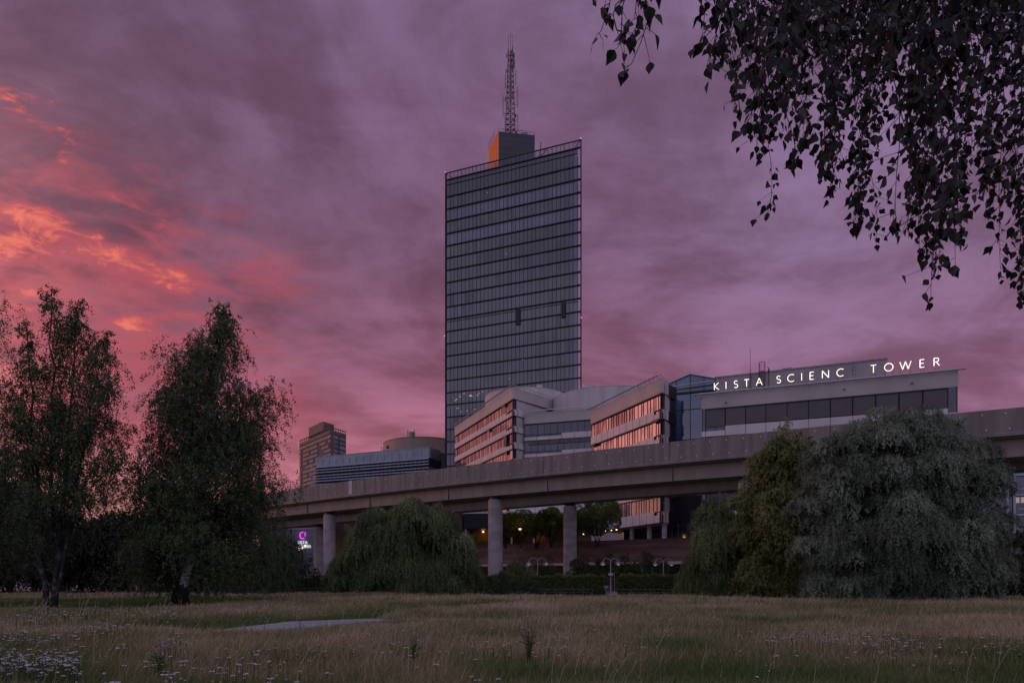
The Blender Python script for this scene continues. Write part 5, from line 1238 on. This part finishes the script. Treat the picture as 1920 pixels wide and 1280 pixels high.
# ================================================================== overhanging birch branch close to the camera
def near_birch():
    rng = np.random.default_rng(77); root = thing('birch_tree', 'overhanging birch twigs with leaves in the upper right, close to the camera', 'tree', (8.2, 4.6, 0))
    tb = MB(); tk = [(8.2, 4.6, 0), (8.15, 4.6, 2.5), (8.0, 4.55, 5.5), (7.8, 4.6, 9.0), (7.7, 4.7, 12)]
    tb.tube(tk, [.30, .24, .20, .14, .05], 12)
    tips = [(200, 1370, .2), (200, 1392, .1), (300, 1418, .2), (410, 1432, .05), (225, 1452, .2), (310, 1482, .15), (290, 1497, .15), (330, 1546, .3), (380, 1560, .3), (425, 1596, .3), (435, 1610, .2), (455, 1640, .1), (190, 1650, .3), (120, 1672, .3), (130, 1686, .3), (435, 1697, .1), (430, 1712, .2), (470, 1722, .2), (565, 1755, .05), (500, 1768, .3), (500, 1800, .3), (430, 1812, .3), (400, 1852, .4), (520, 1876, .2), (570, 1903, .05), (560, 1918, .2)]
    strands = []
    for ty, tx, v in tips:
        strands.append((tx, ty, rng.uniform(2.6, 4.4)))
        for _ in range(2 if ty > 400 else 3 if ty > 220 else 1): strands.append((tx + rng.normal() * 7, ty * rng.uniform(.45, .97), rng.uniform(2.5, 4.6)))
    for _ in range(30):
        tx = rng.uniform(1375, 2150); lim = 110 if 1640 < tx < 1700 else np.interp(tx, [1370, 1500, 1640, 1700, 2000], [120, 140, 160, 160, 220])
        strands.append((tx, rng.uniform(.35, 1) * lim, rng.uniform(2.6, 5.4)))
    for _ in range(42): strands.append((rng.uniform(1375, 2100), rng.uniform(20, 135), rng.uniform(2.6, 5)))
    for tx, ty, D in ((1183, 128, 2.5), (1160, 60, 2.5), (1120, 92, 2.55), (1190, 40, 2.6), (1172, 100, 2.6), (1326, 120, 2.75), (1330, 143, 2.7), (1318, 70, 2.7), (1345, 20, 2.8)): strands.append((tx, ty, D))
    V_, Fs, rn = [], [], []
    tw_ = MB(); boughs = []
    shp = np.array([(0, 0), (.16, .30), (.34, .44), (.55, .36), (.78, .16), (1.05, 0), (.78, -.16), (.55, -.36), (.34, -.44), (.16, -.30)])
    for (tx, ty, D) in strands:
        tip = np.array(V(tx, ty, D)); ztop = EYE + (HY + rng.uniform(40, 130)) / F * D
        top = np.array([tip[0] + rng.normal() * .02 * D + .012 * D, tip[1] + rng.normal() * .08, ztop]); boughs.append(top)
        n = 10; pts = [top + (tip - top) * (i / n) + np.array([math.sin(i * .9 + tx) * .012 * D * .5, 0, 0]) + rng.normal(size=3) * .008 for i in range(n + 1)]
        tw_.tube(pts, [.0035 - .0025 * i / n for i in range(n + 1)], 4)
        Lh = np.linalg.norm(tip - top); stp = .024; k = int(Lh / stp); tint = rng.uniform(0, .6)
        for j in range(k + 1):
            t = min(1, j / max(k, 1)); ii = min(int(t * n), n - 1); p = pts[ii] + (pts[ii + 1] - pts[ii]) * (t * n - ii)
            dens = 1.0 if t > .25 else .9
            for rep in range(2):
                if rng.random() > dens * .64: continue
                az_ = rng.uniform(0, 6.28); dirn = np.array([math.cos(az_), math.sin(az_), -rng.uniform(.1, 1.6)]); dirn /= np.linalg.norm(dirn)
                tw_l = rng.uniform(.008, .05) if rng.random() < .75 else rng.uniform(.05, .12)
                if t > .97: tw_l = .004; dirn = unit(np.array([rng.normal() * .3, rng.normal() * .3, -1.]))
                q = p + dirn * tw_l
                if tw_l > .03: tw_.tube([p, q], [.0014, .0009], 3, cap=False)
                sz = rng.uniform(.028, .056); axd = unit(dirn * .4 + np.array([0, 0, -1.]) + rng.normal(size=3) * .45); sd_ = unit(np.cross(axd, rng.normal(size=3))); nm = np.cross(axd, sd_)
                b0 = len(V_); fold = rng.uniform(.05, .35); curl = rng.uniform(-.1, .35)
                for (u_, v_) in shp: V_.append(q + axd * u_ * sz + sd_ * v_ * sz * .92 + nm * (abs(v_) * fold - curl * u_ * u_) * sz)
                Fs.append([b0, b0 + 1, b0 + 2, b0 + 3, b0 + 4, b0 + 5]); Fs.append([b0, b0 + 5, b0 + 6, b0 + 7, b0 + 8, b0 + 9])
                c_ = np.clip(tint + rng.uniform(-.15, .3), 0, .6); c_ = 1. if rng.random() < .012 else c_; rn += [c_, c_]
    boughs = np.array(boughs); order = np.argsort(boughs[:, 1])
    # boughs above the picture that carry the twigs
    for D in (2.6, 3.3, 4.0, 4.8, 5.6, 6.6):
        z = EYE + (HY + 150) / F * D; x0 = (1385 - 960) / F * D if D > 3 else (1140 - 960) / F * D
        pts = [(8.0, 4.6, 5.5 + .2 * D), (6.2, (4.6 + D) / 2, z + 1.0), (x0 + 2.2, D, z + .35), (x0 + .8, D, z + .1), (x0 - .1, D, z - .02)]
        tb.tube(pts, [.08, .05, .03, .018, .006], 7)
        for q in boughs[np.abs(boughs[:, 1] - D) < .5]:
            px_ = max(x0 - .1, min(q[0] + .25, x0 + 2.2)); tw_.tube([(px_, D, z + .1), ((px_ + q[0]) / 2, (D + q[1]) / 2, max(z, q[2]) + .12), tuple(q)], [.006, .005, .0035], 4)
    tb.build('trunk', 'birch', root, smooth=True); tw_.build('twigs', 'bark', root)
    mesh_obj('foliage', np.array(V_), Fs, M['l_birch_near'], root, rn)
near_birch()

# ================================================================== meadow
rng = np.random.default_rng(900)
def vnoise(x, y, s, seed):
    r_ = np.random.default_rng(seed); tab = r_.random((64, 64)); xi = x / s; yi = y / s
    i = np.floor(xi).astype(int); j = np.floor(yi).astype(int); fx = xi - i; fy = yi - j; fx = fx * fx * (3 - 2 * fx); fy = fy * fy * (3 - 2 * fy)
    a = tab[i % 64, j % 64]; b = tab[(i + 1) % 64, j % 64]; c = tab[i % 64, (j + 1) % 64]; d_ = tab[(i + 1) % 64, (j + 1) % 64]
    return (a * (1 - fx) + b * fx) * (1 - fy) + (c * (1 - fx) + d_ * fx) * fy
pxs = np.array([p[0] for p in PATH]); pys = np.array([p[1] for p in PATH])
def path_d(x, y):                                   # signed distance: + on the right hand side of the path
    best = np.full(x.shape, 1e9); sgn = np.zeros(x.shape)
    for i in range(len(PATH) - 1):
        ax_, ay = PATH[i]; bx, by = PATH[i + 1]; ux, uy = bx - ax_, by - ay; L2 = ux * ux + uy * uy
        t = np.clip(((x - ax_) * ux + (y - ay) * uy) / L2, 0, 1); dx, dy = x - ax_ - t * ux, y - ay - t * uy; dd = np.hypot(dx, dy)
        s = np.sign(dx * uy - dy * ux); m_ = dd < best; best = np.where(m_, dd, best); sgn = np.where(m_, s, sgn)
    return best, sgn
def green_height(x, y):
    px = x / y * F + 960
    dry = .30 + .75 * vnoise(x + 50, y, 5.5, 1) * .8 + .45 * (vnoise(x + 90, y, 1.6, 2) - .5)
    dry = dry + .12
    near = np.clip((13.8 + 1.6 * (vnoise(x, y, 2.2, 3) - .5) * 2 - y) / 2.6, 0, 1) * np.where(px > 500, 1, .75)
    dry -= .62 * near * (.35 + 1.1 * np.clip((vnoise(x + 17, y, 1.7, 8) - .25) * 1.6, 0, 1))
    lg = np.clip(1 - np.abs(y - 14.5) / 4, 0, 1) * np.clip((420 - px) / 250, 0, 1); dry -= .35 * lg
    d_, s = path_d(x, y); win = np.clip((y - 17.6) / 1.5, 0, 1) * np.clip((27.2 - y) / 2, 0, 1)
    gl_ = np.where(s < 0, np.clip((y - 18) / 3, 0, 1), np.maximum(win, .0)) * np.clip(1 - (d_ - .9) / np.where(s < 0, 5.0, np.where(y < 25, 2.6, .6)), 0, 1); dry -= .95 * gl_
    lawn = np.clip((y - 30) / 4, 0, 1) * np.clip((-15 - x) / 4, 0, 1) * np.clip((58 - y) / 5, 0, 1); dry -= .6 * lawn
    for cx_, cy_, r_ in ((8.5, 23, 1.6), (11.5, 25, 1.4), (9.5, 15, 2.0), (3.2, 13, .9)): dry -= .5 * np.clip(1 - np.hypot(x - cx_, (y - cy_) * .8) / r_, 0, 1)
    h = .33 + .20 * (vnoise(x, y, 3.1, 5) - .5) + .20 * (vnoise(x + 31, y, 1.1, 6) - .5)
    h = h * np.where(gl_ > .05, 1 - .72 * np.clip(gl_ * 1.6, 0, 1), 1); h = h * (1 - .7 * lawn)
    h = np.where((d_ < .5) & (((y > 18.3) & (y < 26.6)) | ((y > 38.5) & (y < 43.5))), 0, h)
    return np.clip(dry, 0, 1), h
NB = 560000
# density per area falls off with distance, so that blades stay about evenly spread over the picture
u = rng.random(NB); Y0, Y1 = 7.0, 66.0; q = 1.05
y = (Y0 ** (1 - q + .0) + u * (Y1 ** (1 - q) - Y0 ** (1 - q))) ** (1 / (1 - q)); x = rng.uniform(-.86, .86, NB) * y
ex = rng.random(NB) < .06
x = np.where(ex, x * 1.3, x)
dry, h = green_height(x, y); d_, s_ = path_d(x, y)
keep = (h > .02) & ~((y > 58) & (x > -8)); x, y, dry, h = x[keep], y[keep], dry[keep], h[keep]; n = len(x)
hh = h * rng.uniform(.55, 1.25, n) * np.where(rng.random(n) < .06, 1.35, 1); wd = np.clip(.0028 + .00040 * y, .004, .028) * rng.uniform(.6, 1.3, n)
ln = rng.normal(size=(n, 2)) * .27 + np.array([.13, .03]); ln = ln * hh[:, None]
a = rng.uniform(-.6, .6, n); sx, sy = np.cos(a) * wd, np.sin(a) * wd
v = np.zeros((n, 5, 3)); v[:, 0] = np.stack([x - sx, y - sy, np.zeros(n)], 1); v[:, 1] = np.stack([x + sx, y + sy, np.zeros(n)], 1)
mx_, my_ = x + ln[:, 0] * .35, y + ln[:, 1] * .35
v[:, 2] = np.stack([mx_ + sx * .8, my_ + sy * .8, hh * .6], 1); v[:, 3] = np.stack([mx_ - sx * .8, my_ - sy * .8, hh * .6], 1)
v[:, 4] = np.stack([x + ln[:, 0], y + ln[:, 1], hh], 1)
tone = np.clip(dry * .8 + rng.normal(size=n) * .16, 0, 1)
idx = np.arange(n * 5).reshape(n, 5)
tri = np.concatenate([idx[:, [0, 1, 2]], idx[:, [0, 2, 3]], idx[:, [3, 2, 4]]])
kind(mesh_obj('meadow_grass', v.reshape(-1, 3), tri, M['grass'], None, np.concatenate([tone] * 3)), 'stuff')

# white flat flower heads (yarrow) in drifts
def ground_of(px, py, hz=.5): D = (EYE - hz) * F / (py - HY); return (px - 960) / F * D, D
FL = []
def drift(n, x0, x1, y0, y1, seed, hz=.5):
    r_ = np.random.default_rng(seed); px = r_.uniform(x0, x1, n); py = r_.uniform(y0, y1, n)
    X = np.stack(ground_of(px, py, hz), 1); k = vnoise(X[:, 0] + 40, X[:, 1], 1.3, seed) > .42
    FL.append(np.concatenate([X[k], np.full((k.sum(), 1), hz)], 1))
drift(620, -60, 150, 1168, 1250, 1, .55); drift(420, 130, 350, 1166, 1212, 2, .62); drift(420, 30, 340, 1136, 1162, 3, .62); drift(150, 140, 620, 1205, 1290, 21, .55); drift(140, 0, 640, 1205, 1290, 4, .45)
drift(190, 1370, 1730, 1180, 1218, 5, .45); drift(150, 1600, 1960, 1188, 1224, 6, .45); drift(110, 640, 1250, 1170, 1225, 7, .5); drift(40, 640, 1960, 1215, 1285, 8, .45)
drift(320, 100, 290, 1101, 1111, 9, .6); drift(420, 355, 560, 1104, 1117, 10, .6); drift(120, 1300, 1440, 1113, 1122, 11, .6); drift(160, 560, 1000, 1106, 1116, 12, .6); drift(240, 640, 1920, 1112, 1190, 13, .5); drift(120, 250, 640, 1118, 1180, 14, .5)
FL = np.concatenate(FL); FL = FL[(FL[:, 1] > 7) & (FL[:, 1] < 62)]; d_, _ = path_d(FL[:, 0], FL[:, 1]); FL = FL[d_ > 1.0]
b = MB(); st_ = MB(); r_ = random.Random(4)
for X, Y, hz in FL:
    z = hz * r_.uniform(.75, 1.12); ra = r_.choice((.010, .013, .017, .023, .03)) * r_.uniform(.8, 1.1) * (1 + Y / 70); tx, ty = r_.uniform(-.2, .2), r_.uniform(-.2, .2)
    st_.tube([(X + r_.uniform(-.08, .08), Y, 0), (X, Y, z)], .003 + .0001 * Y, 3, cap=False, r=r_.random())
    for _ in range(3):
        ox, oy = r_.uniform(-ra, ra), r_.uniform(-ra, ra); rs_ = ra * r_.uniform(.45, .8); ring = []
        for k in range(6):
            q = k * math.pi / 3 + r_.random() * .4; ring.append((X + ox + rs_ * math.cos(q), Y + oy + rs_ * math.sin(q), z + tx * rs_ * math.cos(q) + ty * rs_ * math.sin(q) + r_.uniform(-.004, .004)))
        tp = (X + ox, Y + oy, z + .012)
        for k in range(6): b.face([ring[k], ring[(k + 1) % 6], tp], 0, r_.random())
kind(b.build('meadow_flowers', 'flower'), 'stuff'); kind(st_.build('flower_stalks', 'stalk'), 'stuff')
# seed stalks of tall grass standing above the rest
b = MB(); r_ = random.Random(8)
for i in range(480):
    Y = 8 * (55 / 8) ** r_.random(); X = r_.uniform(-.85, .85) * Y; d_, s_ = path_d(np.array([X]), np.array([Y]))
    if d_[0] < 2.2 or (Y > 58): continue
    h = r_.uniform(.5, .85); lx = r_.uniform(.0, .45) * h; rad = .0022 + .00016 * Y
    b.tube([(X, Y, 0), (X + lx * .3, Y, h * .6), (X + lx * .8, Y, h * .93), (X + lx * 1.3, Y, h)], [rad, rad, rad * 1.2, rad * .5], 3, cap=False, r=r_.uniform(.6, 1))
kind(b.build('seed_stalks', 'grass'), 'stuff')
# thistles
def thistle(label, px, py, h, seed, nh):
    X, Y = ground_of(px, py, 0); r_ = random.Random(seed); root = thing('thistle', label, 'plant', (X, Y, 0), 'thistles in the meadow')
    s = MB(); hd = MB(); lf = MB()
    for i in range(nh):
        a = r_.uniform(0, 6.28); sp_ = r_.uniform(.04, .26) * h; z = h * r_.uniform(.72, 1.05); tip = (X + math.cos(a) * sp_, Y + math.sin(a) * sp_, z)
        s.tube([(X, Y, 0), (X + math.cos(a) * sp_ * .3, Y + math.sin(a) * sp_ * .3, z * .6), tip], [.007, .005, .003], 4, cap=False, r=r_.random())
        k = r_.uniform(.014, .024); hd.lathe(tip, [(0, -k), (k * .8, -k * .5), (k * .7, .2 * k), (k * 1.3, k * 1.1), (0, k * 1.3)], 8, r=r_.random())
        for j in range(4):
            zz = z * r_.uniform(.1, .75); q = r_.uniform(0, 6.28); ll = r_.uniform(.08, .2); bx, by = X + math.cos(a) * sp_ * .2, Y + math.sin(a) * sp_ * .2
            e = (bx + math.cos(q) * ll, by + math.sin(q) * ll, zz + ll * .4); n_ = (-math.sin(q) * .018, math.cos(q) * .018)
            lf.face([(bx, by, zz), ((bx + e[0]) / 2 + n_[0], (by + e[1]) / 2 + n_[1], zz + ll * .3), e, ((bx + e[0]) / 2 - n_[0], (by + e[1]) / 2 - n_[1], zz + ll * .3)], 0, r_.random())
    s.build('stem', 'stalk', root); hd.build('flower_heads', 'thistle', root); lf.build('leaves', 'l_willow', root)
thistle('tall thistle with pale heads in the middle foreground', 992, 1262, .92, 1, 14)
thistle('thistle with brown heads low in the left foreground', 300, 1300, .75, 3, 11)
thistle('thistle left of the tall middle thistle', 775, 1275, .72, 4, 9)
